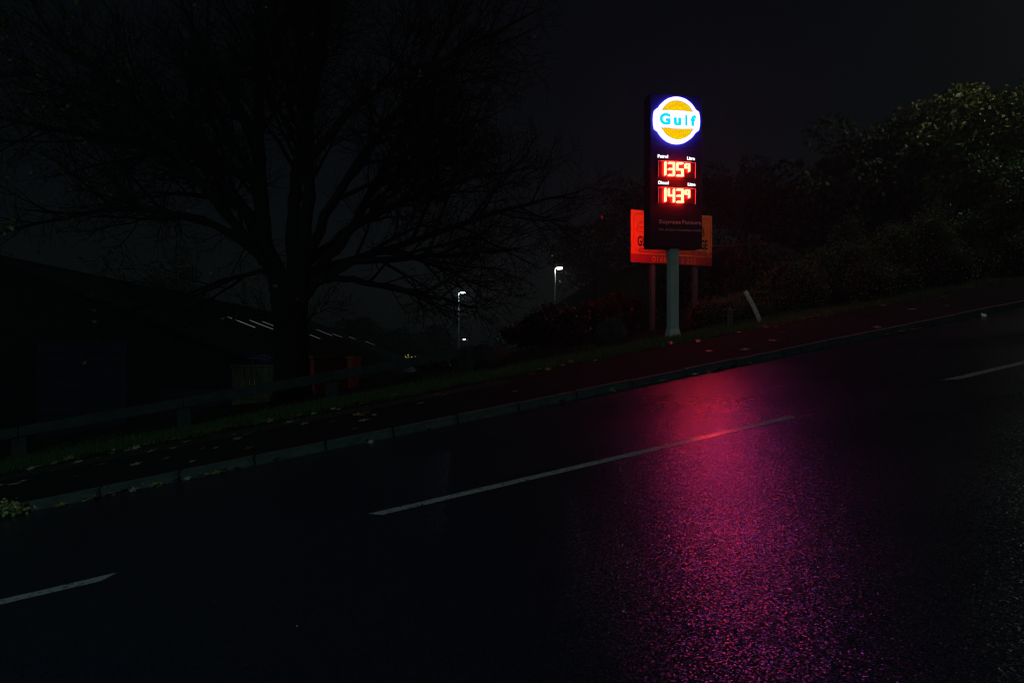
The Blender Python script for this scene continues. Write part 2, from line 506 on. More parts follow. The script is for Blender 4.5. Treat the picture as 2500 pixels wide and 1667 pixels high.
for s in (-1, 1):
    for py in (246, 294, 332, 420, 500, 580):
        m = MB().tube([(s * (HW - 0.012), FY - 0.02, ZB(py)), (s * (HW - 0.012), FY - 0.0005, ZB(py))], 0.008, 8)
        m.build('bolt', M['steel'], sign)
MB().box(-0.105, 0.105, FY + 0.09, FY + 0.33, 0.24, z0 + 0.05).build('pole', M['pole'], sign, bevel=0.008)
fb = MB().frustum((0.155, 0.17), (0.108, 0.123), 0.0, 0.25).build('pole_base', M['pole'], sign, bevel=0.006)
fb.location = (0, FY + 0.21, -0.02)
MB().box(-0.112, 0.112, FY + 0.083, FY + 0.337, 0.238, 0.262).build('pole_collar', M['pole'], sign, bevel=0.004)
MB().box(-0.112, 0.112, FY + 0.083, FY + 0.337, z0 - 0.14, z0 - 0.002).build('pole_collar', M['pole'], sign, bevel=0.004)

def emblem(parent, face, sgn):
    """the lit disc: white ring and band, yellow cap and base, four cyan letters"""
    root = empty('emblem', (-0.02, face, ZB(297)), 0 if sgn < 0 else math.pi)
    root.scale = (0.925, 1, 0.96)
    root.parent = parent
    r = 0.578
    bh, bw = 0.262, 0.625
    out = []
    # outline: circle that swells into the band ends
    a_in = math.asin(bh / r)
    arc = lambda a, b, n: [(r*math.cos(a + (b-a)*i/n), r*math.sin(a + (b-a)*i/n)) for i in range(n+1)]
    out += arc(a_in + 0.05, math.pi - a_in - 0.05, 40)
    out += [(-bw + 0.07, bh - 0.005), (-bw + 0.03, bh - 0.035), (-bw + 0.008, 0.12), (-bw, 0), (-bw + 0.008, -0.12), (-bw + 0.03, -bh + 0.035), (-bw + 0.07, -bh + 0.005)]
    out += arc(math.pi + a_in + 0.05, 2*math.pi - a_in - 0.05, 40)
    out += [(bw - 0.07, -bh + 0.005), (bw - 0.03, -bh + 0.035), (bw - 0.008, -0.12), (bw, 0), (bw - 0.008, 0.12), (bw - 0.03, bh - 0.035), (bw - 0.07, bh - 0.005)]
    MB().prism(out, -0.10, -0.001).build('light_box', E['emblem_white'] if sgn < 0 else E['emblem_rear'], root)
    ri = 0.488
    for s in (1, -1):
        c = 0.208 if s > 0 else 0.190
        a = math.asin(c / ri)
        pts = [(ri*math.cos(a + (math.pi - 2*a)*i/36), s*ri*math.sin(a + (math.pi - 2*a)*i/36)) for i in range(37)]
        x0 = ri*math.cos(a)
        pts += [(-x0 + 2*x0*i/12, s*(c + 0.022*(1 - (2*i/12 - 1)**2))) for i in range(1, 12)]
        if s < 0: pts.reverse()
        MB().prism(pts, -0.104, -0.1005).build('yellow_segment', E['emblem_yellow'], root)
    for ch, x, size, fit, z in (('G', -0.480, 0.365, 0.295, -0.115), ('u', -0.098, 0.345, 0.205, -0.115), ('l', 0.214, 0.335, 0.058, -0.112), ('f', 0.362, 0.335, 0.150, -0.112)):
        put_text('emblem_letter', ch, size, x, z, -0.1025, E['emblem_cyan'], root, fit=fit, bold=0.018, depth=0.0018)
    return root
emblem(sign, FY - 0.013, -1)
emblem(sign, FY + DEP + 0.013, 1)

def price_display(parent, face, sgn, price, py0, py1, left, k):
    zt, zb = ZB(py0), ZB(py1)
    root = empty('price_display', (0, face, 0), 0 if sgn < 0 else math.pi)
    root.parent = parent
    xl, xr = -0.455, 0.475
    led = E['led'] if sgn < 0 else E['led_rear']
    MB().box(xl, xr, -0.006, -0.001, zb, zt).build('display_backing', M['display'], root)
    f = MB()
    f.box(xl - 0.012, xr + 0.012, -0.022, -0.0015, zt, zt + 0.012)
    f.box(xr, xr + 0.012, -0.022, -0.0015, zb, zt - 0.0005)
    f.box(xl - 0.012, xl, -0.022, -0.0015, zb, zt - 0.0005)
    f.build('display_frame', M['display_frame'], root)
    x = -0.295
    h = zt - zb - 0.085
    zd = zb + 0.042
    for i, ch in enumerate(price[:3]):
        w = 0.13
        if ch == '1':
            digit(ch, x - w + 0.0, zd + 0.01, w, h, 0.0195, -0.0065, root, led)
            x += 0.085
        else:
            digit(ch, x, zd, w, h, 0.0195, -0.0065, root, led)
            x += 0.215
    MB().tube([(x - 0.062, -0.0365, zd + 0.002), (x - 0.062, -0.0065, zd + 0.002)], 0.021, 12).build('decimal_point', led, root)
    digit(price[3], x - 0.01, zd + h * 0.40, 0.095, h * 0.56, 0.017, -0.0065, root, led)
    return root

def captions(parent, face, sgn):
    root = empty('price_caption', (0, face, 0), 0 if sgn < 0 else math.pi)
    root.parent = parent
    for s, x, py, w in (('Petrol', -0.475, 387.5, 0.262), ('Litre', 0.27, 389.5, 0.195), ('Diesel', -0.46, 451.5, 0.262), ('Litre', 0.285, 453.0, 0.195)):
        put_text('caption_lettering', s, 0.105, x, ZB(py), -0.006, E['caption'], root, fit=w, bold=0.004, depth=0.003)

for face, sgn in ((FY - 0.013, -1), (FY + DEP + 0.013, 1)):
    price_display(sign, face, sgn, '1359', 396.0, 434.0, 0, 0)
    price_display(sign, face, sgn, '1439', 460.0, 498.0, 0, 1)
    captions(sign, face, sgn)
    root = empty('trade_name', (0, face, 0), 0 if sgn < 0 else math.pi); root.parent = sign
    for s_, x_, w_ in (('Express', -0.435, 0.545), ('Factors', 0.150, 0.475)):
        put_text('name_word', s_, 0.135, x_, ZB(547.0), -0.003, M['white_print'], root, fit=w_, depth=0.0015, bold=0.002)
    for s_, x_, w_ in (('For', -0.43, 0.115), ('all', -0.285, 0.075), ('your', -0.18, 0.16), ('motoring', 0.01, 0.345), ('needs', 0.385, 0.235)):
        put_text('slogan_word', s_, 0.085, x_, ZB(564.0), -0.003, M['white_print'], root, fit=w_, depth=0.0015)
# beam of the rear price displays (LED modules throw their light forward in a cone)
sp = bpy.data.lights.new('rear_display_beam', 'SPOT')
sp.energy = 420; sp.color = (1.0, 0.006, 0.004); sp.spot_size = R(66); sp.spot_blend = 1.0; sp.shadow_soft_size = 0.3
spo = bpy.data.objects.new('rear_display_beam', sp); COL.objects.link(spo); spo.parent = sign
spo.location = (0, FY + DEP + 0.12, ZB(470)); spo.rotation_euler = Vector((-0.16, 1, -0.20)).to_track_quat('-Z', 'Y').to_euler()

# ------------------------------------------------------------------ garage billboard behind it
yl = 20.0
xl = (1541 - 1250) / 1667 * yl
B_AZ = R(68.8); BW, BH = 2.87, 1.545
bz0 = 1.5 + (833.5 - 640) / 1667 * yl
cxb, cyb = xl + math.sin(B_AZ) * BW/2, yl + math.cos(B_AZ) * BW/2
gzb = gz(cxb, cyb)
board = tag(empty('garage_billboard', (cxb, cyb, gzb), math.pi/2 - B_AZ),
            'yellow and red garage billboard glowing red, raised on two posts behind the price sign', 'billboard')
b0 = bz0 - gzb; W2 = BW / 2
MB().box(-W2, W2, 0, 0.04, b0, b0 + BH).build('panel', M['board_yellow'], board, bevel=0.004)
MB().box(-W2 + 0.002, W2 - 0.002, 0.042, 0.06, b0 + 0.01, b0 + BH - 0.01).build('backing', M['board_back'], board)
for x in (-W2 + 0.80, W2 - 0.55):
    MB().box(x - 0.07, x + 0.07, 0.062, 0.19, -0.3, b0 + BH - 0.1).build('post', M['wood'], board, bevel=0.008)
MB().box(-W2 + 0.003, W2 - 0.003, -0.004, -0.001, b0 + 0.003, b0 + 0.254).build('phone_band', M['board_red'], board)
def rrect(x0, x1, z0_, z1_, r, n=5):
    pts = []
    for cx, cz, a in ((x1 - r, z0_ + r, -90), (x1 - r, z1_ - r, 0), (x0 + r, z1_ - r, 90), (x0 + r, z0_ + r, 180)):
        pts += [(cx + r*math.cos(R(a + 90*i/n)), cz + r*math.sin(R(a + 90*i/n))) for i in range(n+1)]
    return pts
MB().prism(rrect(-W2 + 0.26, W2 - 0.20, b0 + 0.30, b0 + 0.437, 0.045), -0.005, -0.001).build('services_strip', M['board_red'], board)
def outline(m, pts, w, y, closed=True):
    n = len(pts)
    for i in range(n if closed else n - 1):
        capsule(m, pts[i], pts[(i+1) % n], w, y - 0.0002*(i % 3) - 0.001, y, 3)
outline_m = MB(); outline(outline_m, rrect(-W2 + 0.09, W2 - 0.07, b0 + 0.365, b0 + BH - 0.12, 0.12), 0.008, -0.0012)
outline_m.build('border_line', M['board_red'], board)
put_text('name_lettering', 'GLE', 0.40, -W2 + 0.215, b0 + 0.50, -0.003, M['board_black'], board, fit=0.38, bold=0.012, depth=0.001)
put_text('name_lettering', 'GARAGE', 0.40, W2 - 0.95, b0 + 0.50, -0.003, M['board_black'], board, fit=0.78, bold=0.012, depth=0.001)
put_text('services_lettering', "SERVICE & MOT'S \u2022 T", 0.125, -W2 + 0.30, b0 + 0.327, -0.0065, M['board_yellow'], board, fit=0.95, depth=0.0008)
put_text('services_lettering', 'BATTERIES \u2022 AIR CON', 0.125, 0.22, b0 + 0.327, -0.0065, M['board_yellow'], board, fit=0.96, depth=0.0008)
put_text('phone_lettering', '01661', 0.235, -W2 + 0.71, b0 + 0.045, -0.0055, M['board_yellow'], board, fit=0.62, bold=0.004, depth=0.0008)
put_text('phone_lettering', '2 255', 0.235, 0.29, b0 + 0.045, -0.0055, M['board_yellow'], board, fit=0.55, bold=0.004, depth=0.0008)
car = MB(); cx, cz = -W2 + 0.17, b0 + 0.91
outline(car, [(cx + a*0.5, cz + b*0.5) for a, b in ((0, 0.05), (0.02, 0.18), (0.10, 0.32), (0.22, 0.52), (0.36, 0.60), (0.9, 0.62), (1.25, 0.36), (1.7, 0.28), (1.8, 0.1), (1.7, 0.0), (0.1, 0.0))], 0.009, -0.0012)
outline(car, [(cx + a*0.5, cz + b*0.5) for a, b in ((0.06, 0.12), (0.30, 0.14), (0.45, 0.26), (0.16, 0.26))], 0.007, -0.0012)
outline(car, [(cx + a*0.5, cz + b*0.5) for a, b in ((0.26, 0.50), (0.9, 0.50))], 0.007, -0.0012, False)
outline(car, [(cx + a*0.5, cz + b*0.5) for a, b in ((0.20, 0.30), (1.25, 0.33))], 0.007, -0.0012, False)
car.build('car_drawing', M['board_red'], board)
van = MB(); cx = W2 - 1.1
outline(van, [(cx + a, cz + b) for a, b in ((0, 0), (0, 0.30), (0.25, 0.36), (0.48, 0.38), (0.66, 0.32), (0.78, 0.22), (0.80, 0.02), (0.7, -0.04))], 0.014, -0.0012)
for dz in (0.06, 0.11, 0.16):
    outline(van, [(cx + 0.56, cz + dz), (cx + 0.76, cz + dz - 0.02)], 0.010, -0.0012, False)
outline(van, [(cx + 0.50, cz + 0.30), (cx + 0.70, cz + 0.24)], 0.016, -0.0012, False)
van.build('car_drawing', M['board_black'], board)

# ------------------------------------------------------------------ barrier along the terrace
RV = 15.2
posts_u = [-14.3, -11.4, -8.5, -5.6, -2.7, 0.2, 3.1]
def gpt(u, v, h=0.0):
    x, y, _ = P(u, v); return (x, y, ground_h(u, v) + h)
rx, ry, _ = P(-5.6, RV)
barrier = tag(empty('roadside_barrier', (rx, ry, ground_h(-5.6, RV))), 'low grey roadside barrier rail on short posts along the grass verge', 'barrier')
rl = Vector(barrier.location)
def along_box(name, u0, u1, v0, v1, h0, h1, material, parent, bev=0.012):
    m = MB(); vs = []
    for u in (u0, u1):
        for v, h in ((v0, h0), (v1, h0), (v1, h1), (v0, h1)):
            x, y, z = P(u, v, h); vs.append((x - rl.x, y - rl.y, z + 0.2 - rl.z))
    m.add(vs, [(3,2,1,0),(4,5,6,7),(0,1,5,4),(1,2,6,5),(2,3,7,6),(3,0,4,7)])
    return m.build(name, material, parent, bevel=bev)
for a, b in zip(posts_u[:-1], posts_u[1:]):
    along_box('rail', a + 0.006, b - 0.006, RV - 0.10, RV + 0.06, 0.42, 0.62, M['rail'], barrier)
for u in posts_u:
    along_box('post', u - 0.13, u + 0.13, RV - 0.06, RV + 0.10, -0.35, 0.415, M['rail'], barrier)
along_box('end_post', 3.112, 3.30, RV - 0.11, RV + 0.11, -0.35, 0.66, M['rail'], barrier)

# ------------------------------------------------------------------ boulders, marker posts
def boulder(x, y, sx, sy, sz, seed, label):
    bm = bmesh.new(); bmesh.ops.create_icosphere(bm, subdivisions=4, radius=1)
    r2 = random.Random(seed)
    pl = [(Vector((r2.gauss(0,1), r2.gauss(0,1), r2.gauss(0,1))).normalized(), r2.uniform(0.62, 0.95)) for _ in range(16)]
    for v in bm.verts:
        d = v.co.normalized(); k = 1.0
        for n, q in pl:
            c = d.dot(n)
            if c > 0.01: k = min(k, q / c)
        v.co = d * k * (1 + 0.02*math.sin(9*d.x + seed) * math.cos(11*d.y))
    for v in bm.verts: v.co = Vector((v.co.x*sx, v.co.y*sy, v.co.z*sz))
    me = bpy.data.meshes.new('boulder'); bm.to_mesh(me); bm.free()
    o = obj('boulder', me, M['stone']); o.location = (x, y, gz(x, y) + sz*0.62)
    return tag(o, label, 'boulder')
def px(pxx, d): return (pxx - 1250) / 1667 * d
boulder(px(1492, 16.5), 16.5, 0.42, 0.4, 0.46, 3, 'dark pointed boulder on the grass beside the price sign pole')
boulder(px(1190, 15.6), 15.6, 0.52, 0.45, 0.42, 8, 'broad dark boulder on the verge just past the barrier end')

d = 16.6; x = px(1857, d); base = gz(x, d)
m = MB(); pts = []; rad = []
w0 = px(1820, d) - x
for i in range(11):
    t = i / 10
    pts.append((w0 * (t ** 1.25) * 1.0, 0.05 * t, -0.05 + 0.80 * t)); rad.append(0.052)
m.tube(pts, rad, 12)
lp = m.build('leaning_post', M['white_plastic'], smooth=False); lp.location = (x, d, base)
lp.scale = (1, 0.5, 1)
tag(lp, 'thin white plastic marker post leaning over on the grass', 'post')
x = px(1783, d)
mp_ = tag(empty('marker_post', (x, d, gz(x, d))), 'short dark upright timber marker post near the leaning white one', 'post')
MB().box(-0.06, 0.06, -0.04, 0.04, -0.2, 0.42).build('shaft', M['wood'], mp_, bevel=0.006)
MB().frustum((0.064, 0.044), (0.03, 0.02), 0.421, 0.46).build('cap', M['wood'], mp_)

# ------------------------------------------------------------------ warehouse below the terrace
aX, aY = -0.138, 1.0
Y0, Y1 = 22.5, 90.0
RO = (-14.2, 1.5 + 2.81); EO = (-0.54, 1.5 - 2.54)
def roof_pt(Y, t, lift_=0.0):
    """t = 0 at the ridge, 1 at the eave"""
    return (aX*Y + RO[0] + (EO[0]-RO[0])*t, Y, RO[1] + (EO[1]-RO[1])*t + lift_)
YARD = -4.2
wh = tag(empty('warehouse', (aX*50 + EO[0] - 10, 50, YARD)), 'long low warehouse with dark ribbed metal roof below the barrier', 'warehouse')
wl_ = Vector(wh.location)
loc = lambda p: (p[0]-wl_.x, p[1]-wl_.y, p[2]-wl_.z)
eL = (2*RO[0] - EO[0])
m = MB(); zz = YARD - 0.5
gab = lambda Y: [(aX*Y + eL + 0.3, Y, zz), (aX*Y + EO[0] - 0.3, Y, zz), (aX*Y + EO[0] - 0.3, Y, EO[1]), (aX*Y + RO[0], Y, RO[1] - 0.12), (aX*Y + eL + 0.3, Y, EO[1])]
a, b = [loc(p) for p in gab(Y0 + 0.25)], [loc(p) for p in gab(Y1 - 0.25)]
m.add(a + b, [(0,1,2,3,4), (9,8,7,6,5), (1,6,7,2), (0,4,9,5)])
m.build('wall', M['wall_dark'], wh)
# roof sheets: one object per sheet, each with its raised ribs
sheet_w = 1.0
def sheet(Y, w, side):
    m = MB(); prof = []
    n = 3
    for k in range(n):
        c = (k + 0.5) * w / n
        hw = 0.055
        prof += [(c - w/n/2 + (0.004 if k == 0 else 0), 0.0)]
        for q in range(7):
            t = math.pi * (1 - q/6)
            prof += [(c + hw*math.cos(t), 0.055*math.sin(t))]
    prof.append((w - 0.004, 0.0))
    vs = []
    for t in (0.0, 1.0):
        for yy, h in prof:
            p = roof_pt(Y + yy, t * 1.02, h)
            if side < 0:
                c = aX*(Y+yy) + RO[0]
                p = (2*c - p[0], p[1], p[2])
            vs.append(loc(p))
    k = len(prof)
    m.add(vs, [(i, i+1, i+1+k, i+k) for i in range(k-1)])
    o = m.build('roof_sheet', M['roof'], wh)
    me = o.data
    return o
Yc = Y0
while Yc < Y1 - 0.5:
    sheet(Yc, sheet_w, 1)
    Yc += sheet_w
m = MB()                                              # far slope and underside, not seen from the road
p0, p1 = roof_pt(Y0, 0, -0.02), roof_pt(Y1, 0, -0.02)
q0 = (aX*Y0 + eL - 0.1, Y0, EO[1] - 0.02); q1 = (aX*Y1 + eL - 0.1, Y1, EO[1] - 0.02)
m.add([loc(p) for p in (p0, p1, q1, q0)], [(0, 1, 2, 3)])
m.build('far_roof_slope', M['roof'], wh)
m = MB()
m.tube([loc(roof_pt(Y0 - 0.05, 0, 0.03)), loc(roof_pt(Y1 + 0.05, 0, 0.03))], 0.10, 8); m.build('ridge_cap', M['roof'], wh)
m = MB(); g0, g1 = roof_pt(Y0 - 0.04, -0.002, -0.02), roof_pt(Y0 - 0.04, 1.02, -0.02)
m.tube([loc(g0), loc(g1)], 0.09, 6); m.build('verge_trim', M['wall_dark'], wh)
m = MB(); m.tube([loc(roof_pt(Y0, 1.025, -0.06)), loc(roof_pt(Y1, 1.025, -0.06))], 0.08, 8); m.build('gutter', M['wall_dark'], wh)
for fx in (0.22, 0.52):                                # roller doors in the gable end
    xx = aX*Y0 + RO[0] + (EO[0]-RO[0])*fx
    dr = MB()
    top = RO[1] + (EO[1]-RO[1])*fx - 1.6
    nsl = 14
    for k in range(nsl):
        zA = YARD + (top - YARD) * k / nsl; zB_ = YARD + (top - YARD) * (k+1) / nsl - 0.02
        dr.box(xx - 1.5 - wl_.x, xx + 1.5 - wl_.x, Y0 + 0.19 - wl_.y, Y0 + 0.24 - wl_.y, zA - wl_.z, zB_ - wl_.z)
    dr.build('roller_door', M['blue_sheet'], wh)

# added narrow glowing strips that imitate lamp glints along the roof ribs
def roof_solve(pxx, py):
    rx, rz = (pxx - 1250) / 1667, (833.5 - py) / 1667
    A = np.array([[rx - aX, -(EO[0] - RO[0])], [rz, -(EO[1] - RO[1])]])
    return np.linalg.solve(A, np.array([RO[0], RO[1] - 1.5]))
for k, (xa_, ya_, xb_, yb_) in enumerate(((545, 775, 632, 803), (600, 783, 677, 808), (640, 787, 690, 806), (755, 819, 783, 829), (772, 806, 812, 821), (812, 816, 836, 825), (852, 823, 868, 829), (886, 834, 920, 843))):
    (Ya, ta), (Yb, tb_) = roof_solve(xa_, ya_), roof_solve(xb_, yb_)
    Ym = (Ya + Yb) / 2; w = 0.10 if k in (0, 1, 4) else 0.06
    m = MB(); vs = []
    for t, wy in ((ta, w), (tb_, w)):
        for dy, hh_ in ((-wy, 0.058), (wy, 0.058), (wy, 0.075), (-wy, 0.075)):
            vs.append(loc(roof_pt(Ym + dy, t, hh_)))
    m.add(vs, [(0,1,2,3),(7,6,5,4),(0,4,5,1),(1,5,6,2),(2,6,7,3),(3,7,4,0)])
    m.build('roof_glint', E['roof_glint'], wh)

# things on the terrace beside the tree
d = 17.2; xa, xb = px(566, d), px(668, d)
base = gz((xa+xb)/2, d + 0.3)
cb = tag(empty('utility_cabinet', ((xa+xb)/2, d + 0.3, base)), 'stained cream steel utility cabinet with double doors behind the barrier', 'cabinet')
cw = (xb - xa)/2; ch = 1.5 + (833.5 - 890)/1667*d - base
MB().box(-cw, cw, -0.3, 0.3, -0.2, ch - 0.06).build('body', M['cabinet'], cb, bevel=0.01)
MB().box(-cw - 0.03, cw + 0.03, -0.33, 0.33, ch - 0.058, ch).build('lid', M['cabinet'], cb, bevel=0.01)
for s in (-1, 1):
    dd = MB().box(s*cw/2 - cw/2 + 0.02, s*cw/2 + cw/2 - 0.02, -0.325, -0.303, 0.06, ch - 0.10).build('door', M['cabinet'], cb, bevel=0.006)
    MB().box(s*0.06 - 0.012, s*0.06 + 0.012, -0.345, -0.326, ch*0.45, ch*0.45 + 0.14).build('handle', M['steel'], dd, bevel=0.004)
tp = tag(empty('tarpaulin_bundle', ((xa+xb)/2 + 0.05, d + 0.3, base + ch)), 'dark blue tarpaulin bundle lying on top of the cream cabinet', 'tarpaulin')
bm = bmesh.new(); bmesh.ops.create_icosphere(bm, subdivisions=4, radius=1)
for v in bm.verts:
    c = v.co
    k = 1 + 0.08*math.sin(7*c.x + 3*c.y) + 0.06*math.sin(13*c.y + 5*c.z)
    v.co = Vector((c.x*0.46*k, c.y*0.27*k, max(-0.12, c.z*0.19*k) + 0.12))
me = bpy.data.meshes.new('sheet'); bm.to_mesh(me); bm.free()
obj('sheet', me, M['blue_sheet'], tp, smooth=True)
MB().tube([(-0.05, -0.30, 0.02), (-0.05, -0.27, 0.16), (-0.05, 0, 0.33), (-0.05, 0.27, 0.16), (-0.05, 0.30, 0.02)], 0.012, 6).build('rope', M['wood'], tp)
d = 17.6; xa, xb = px(690, d), px(862, d); base = gz((xa+xb)/2, d + 0.5)
sk = tag(empty('red_skip', ((xa+xb)/2, d + 0.5, base)), 'red painted steel skip with ribbed sides right behind the big bare tree', 'skip')
hw = (xb-xa)/2; sh = 1.5 + (833.5 - 872)/1667*d - base
bdy = MB(); bdy.add([(-hw+0.12,-0.5,-0.1),(hw-0.12,-0.5,-0.1),(hw-0.12,0.5,-0.1),(-hw+0.12,0.5,-0.1),(-hw,-0.55,sh),(hw,-0.55,sh),(hw,0.55,sh),(-hw,0.55,sh)],
                    [(0,3,2,1),(0,1,5,4),(1,2,6,5),(2,3,7,6),(3,0,4,7)])
bdy.add([(-hw+0.05,-0.5,sh-0.12),(hw-0.05,-0.5,sh-0.12),(hw-0.05,0.5,sh-0.12),(-hw+0.05,0.5,sh-0.12)], [(0,1,2,3)])
bdy.build('body', M['red_steel'], sk)
for k in range(4):
    xx = -hw + 0.22 + k * (2*hw - 0.44)/3
    MB().add([(xx-0.035,-0.545,-0.1),(xx+0.035,-0.545,-0.1),(xx+0.035,-0.60,sh-0.04),(xx-0.035,-0.60,sh-0.04),
              (xx-0.035,-0.50,-0.1),(xx+0.035,-0.50,-0.1),(xx+0.035,-0.552,sh-0.04),(xx-0.035,-0.552,sh-0.04)],
             [(0,1,2,3),(7,6,5,4),(0,4,5,1),(1,5,6,2),(2,6,7,3),(3,7,4,0)]).build('rib', M['red_steel'], sk)
MB().box(-hw-0.03, hw+0.03, -0.60, -0.545, sh-0.035, sh+0.03).build('rim', M['red_steel'], sk, bevel=0.01)

# ------------------------------------------------------------------ street lamps
def street_lamp(x, y, base, h, head_dx, head_dy, material, label, power, color, group=None, head=0.5, light=True):
    t = tag(empty('street_lamp', (x, y, base)), label, 'street lamp', group)
    MB().tube([(0,0,-0.2),(0,0,1.4),(0,0,1.41),(0,0,h)], [0.10,0.10,0.07,0.045], 10).build('column', M['lamp_metal'], t)
    L = math.hypot(head_dx, head_dy); ux, uy = head_dx/L, head_dy/L
    MB().tube([(0,0,h-0.02),(ux*0.15*L,uy*0.15*L,h+0.10),(head_dx,head_dy,h+0.13)], 0.03, 8).build('arm', M['lamp_metal'], t)
    hd = MB()
    a = math.atan2(uy, ux)
    hd.box(0, head, -head*0.26, head*0.26, 0.0, 0.07)
    hb = hd.build('lamp_head', M['lamp_metal'], t, bevel=0.02)
    hb.location = (head_dx, head_dy, h + 0.12); hb.rotation_euler = (0, 0, a)
    ln = MB().box(0.04, head-0.03, -head*0.22, head*0.22, -0.13, -0.001).build('lens', material, hb)
    if light:
        ld = bpy.data.lights.new('lamp_light', 'POINT'); ld.energy = power; ld.color = color; ld.shadow_soft_size = 0.12
        lo = bpy.data.objects.new('lamp_light', ld); COL.objects.link(lo); lo.parent = t
        lo.location = (head_dx + ux*head*0.5, head_dy + uy*head*0.5, h - 0.12)
    return t
d = 78.0; x = px(1120, d); hz = 1.5 + (833.5 - 716)/1667*d
street_lamp(x, d, -4.0, hz + 4.0, 0.35, -0.35, E['lamp_cool'], 'tall lit street lamp with cool bluish light beyond the warehouse roof', 300, (0.75, 0.97, 1.0), head=0.55)
d = 60.0; x = px(1355, d); hz = 1.5 + (833.5 - 657)/1667*d; b_ = gz(x, d)
street_lamp(x, d, b_, hz - b_, 0.15, -0.05, E['lamp_warm'], 'tall lit street lamp with neutral white light in front of the wooded hill', 60, (1.0, 1.0, 0.86), head=0.50)
# the lamp further up this road, whose light falls on the right-hand trees
ux_, uy_, uz_ = P(20.3, 12.95, 0.18)
street_lamp(ux_, uy_, uz_, 8.0, -VX*0.9, -VY*0.9, E['lamp_cool'], 'lit street lamp at the back of the footway up the road, beside the leafy trees', 380, (0.90, 1.0, 0.72), head=0.6)
# its neighbour on the near side of the road, behind the camera
ux_, uy_, uz_ = P(-7.5, -0.3, 0.14)
street_lamp(ux_, uy_, uz_, 8.0, VX*0.9, VY*0.9, E['lamp_cool'], 'lit street lamp on the near footway, across the road from the barrier', 430, (0.50, 1.0, 0.98), head=0.6)
# far lamps in the valley
for pxx, py, dd, lab, g in ((1142, 829, 170, 'tiny far street lamp with short lit column, yellowish, low in the valley', None),
                         (1065, 851, 185, 'tiny far street lamp low in the valley beside the lit house', None),
                         (1224, 801, 200, 'tiny far street lamp seen through the dark shrubs', None),
                         (1372, 747, 150, 'tiny far street lamp on the hillside near the neutral white lamp', None)):
    x = px(pxx, dd); z = 1.5 + (833.5 - py)/1667*dd
    g_ = min(gz(x, dd), z - 4.0)
    street_lamp(x, dd, g_, z - g_, 0.6 if pxx > 1200 else -0.6, -0.3, E['far_lamp'], lab, 60, (1, 0.95, 0.8), g, head=0.6, light=False)

# far house with lit windows
dd = 150.0; x = px(1022, dd); base = gz(x, dd)
hs = tag(empty('house', (x, dd, base)), 'tiny far house in the valley with a row of yellow lit windows', 'house')
hh = 1.5 + (833.5 - 858)/1667*dd - base
hh = max(hh, 2.4)
MB().box(-4.0, 4.0, 0, 6, -0.5, hh).build('wall', M['house'], hs)
MB().add([(-4.3,-0.3,hh+0.002),(4.3,-0.3,hh+0.002),(4.3,6.3,hh+0.002),(-4.3,6.3,hh+0.002),(-4.3,3,hh+2.2),(4.3,3,hh+2.2)], [(0,1,5,4),(2,3,4,5),(0,4,3),(1,2,5),(0,3,2,1)]).build('roof', M['house_roof'], hs)
for k, xw in enumerate((-2.6, -1.2, 0.2, 1.5)):
    zc = 1.5 + (833.5 - (869 + (k % 2)*4))/1667*dd - base
    zc = max(1.0, min(zc, hh - 0.6))
    wf = MB().box(xw - 0.55, xw + 0.55, -0.04, -0.002, zc - 0.42, zc + 0.42).build('window', M['lamp_metal'], hs)
    MB().box(xw - 0.48, xw + 0.48, -0.05, -0.042, zc - 0.36, zc + 0.36).build('pane', E['window'], wf)

# ------------------------------------------------------------------ the bare tree
class TreeMesh:
    def __init__(s): s.V = []; s.F = []; s.n = 0
    def tube(s, pts, rads, n):
        pts = np.asarray(pts, float); k = len(pts)
        d = np.gradient(pts, axis=0); d /= np.linalg.norm(d, axis=1)[:, None] + 1e-9
        ref = np.array([0.3, 0.9, 0.3]) if abs(d[0][1]) < 0.7 else np.array([1.0, 0, 0])
        a = ref - d * (d @ ref)[:, None]; a /= np.linalg.norm(a, axis=1)[:, None] + 1e-9
        b = np.cross(d, a)
        t = np.arange(n) * 2*math.pi/n
        ring = pts[:, None, :] + (a[:, None, :]*np.cos(t)[None, :, None] + b[:, None, :]*np.sin(t)[None, :, None]) * np.asarray(rads)[:, None, None]
        s.V.append(ring.reshape(-1, 3))
        i, j = np.meshgrid(np.arange(k-1), np.arange(n), indexing='ij')
        a0 = i*n + j; a1 = i*n + (j+1) % n
        s.F.append((np.stack([a0, a1, a1 + n, a0 + n], -1).reshape(-1, 4)) + s.n)
        s.n += k*n
    def build(s, name, material, parent):
        return np_obj(name, np.concatenate(s.V), np.concatenate(s.F), material, parent)

nr = np.random.default_rng(11)
def curve(p, d, L, wob, up, n):
    """a wandering branch: start p, direction d, length L"""
    pts = [np.array(p)]; d = np.array(d, float); d /= np.linalg.norm(d)
    for i in range(n):
        d = d + nr.normal(0, wob, 3) + np.array([0, 0, up])
        d /= np.linalg.norm(d)
        pts.append(pts[-1] + d * L / n)
    return np.array(pts)
def spline(ctrl, n):
    c = np.array(ctrl, float); out = []
    c = np.vstack([2*c[0]-c[1], c, 2*c[-1]-c[-2]])
    for i in range(1, len(c)-2):
        for k in range(n):
            t = k/n
            out.append(0.5*((2*c[i]) + (-c[i-1]+c[i+1])*t + (2*c[i-1]-5*c[i]+4*c[i+1]-c[i+2])*t*t + (-c[i-1]+3*c[i]-3*c[i+1]+c[i+2])*t**3))
    out.append(c[-2])
    return np.array(out)

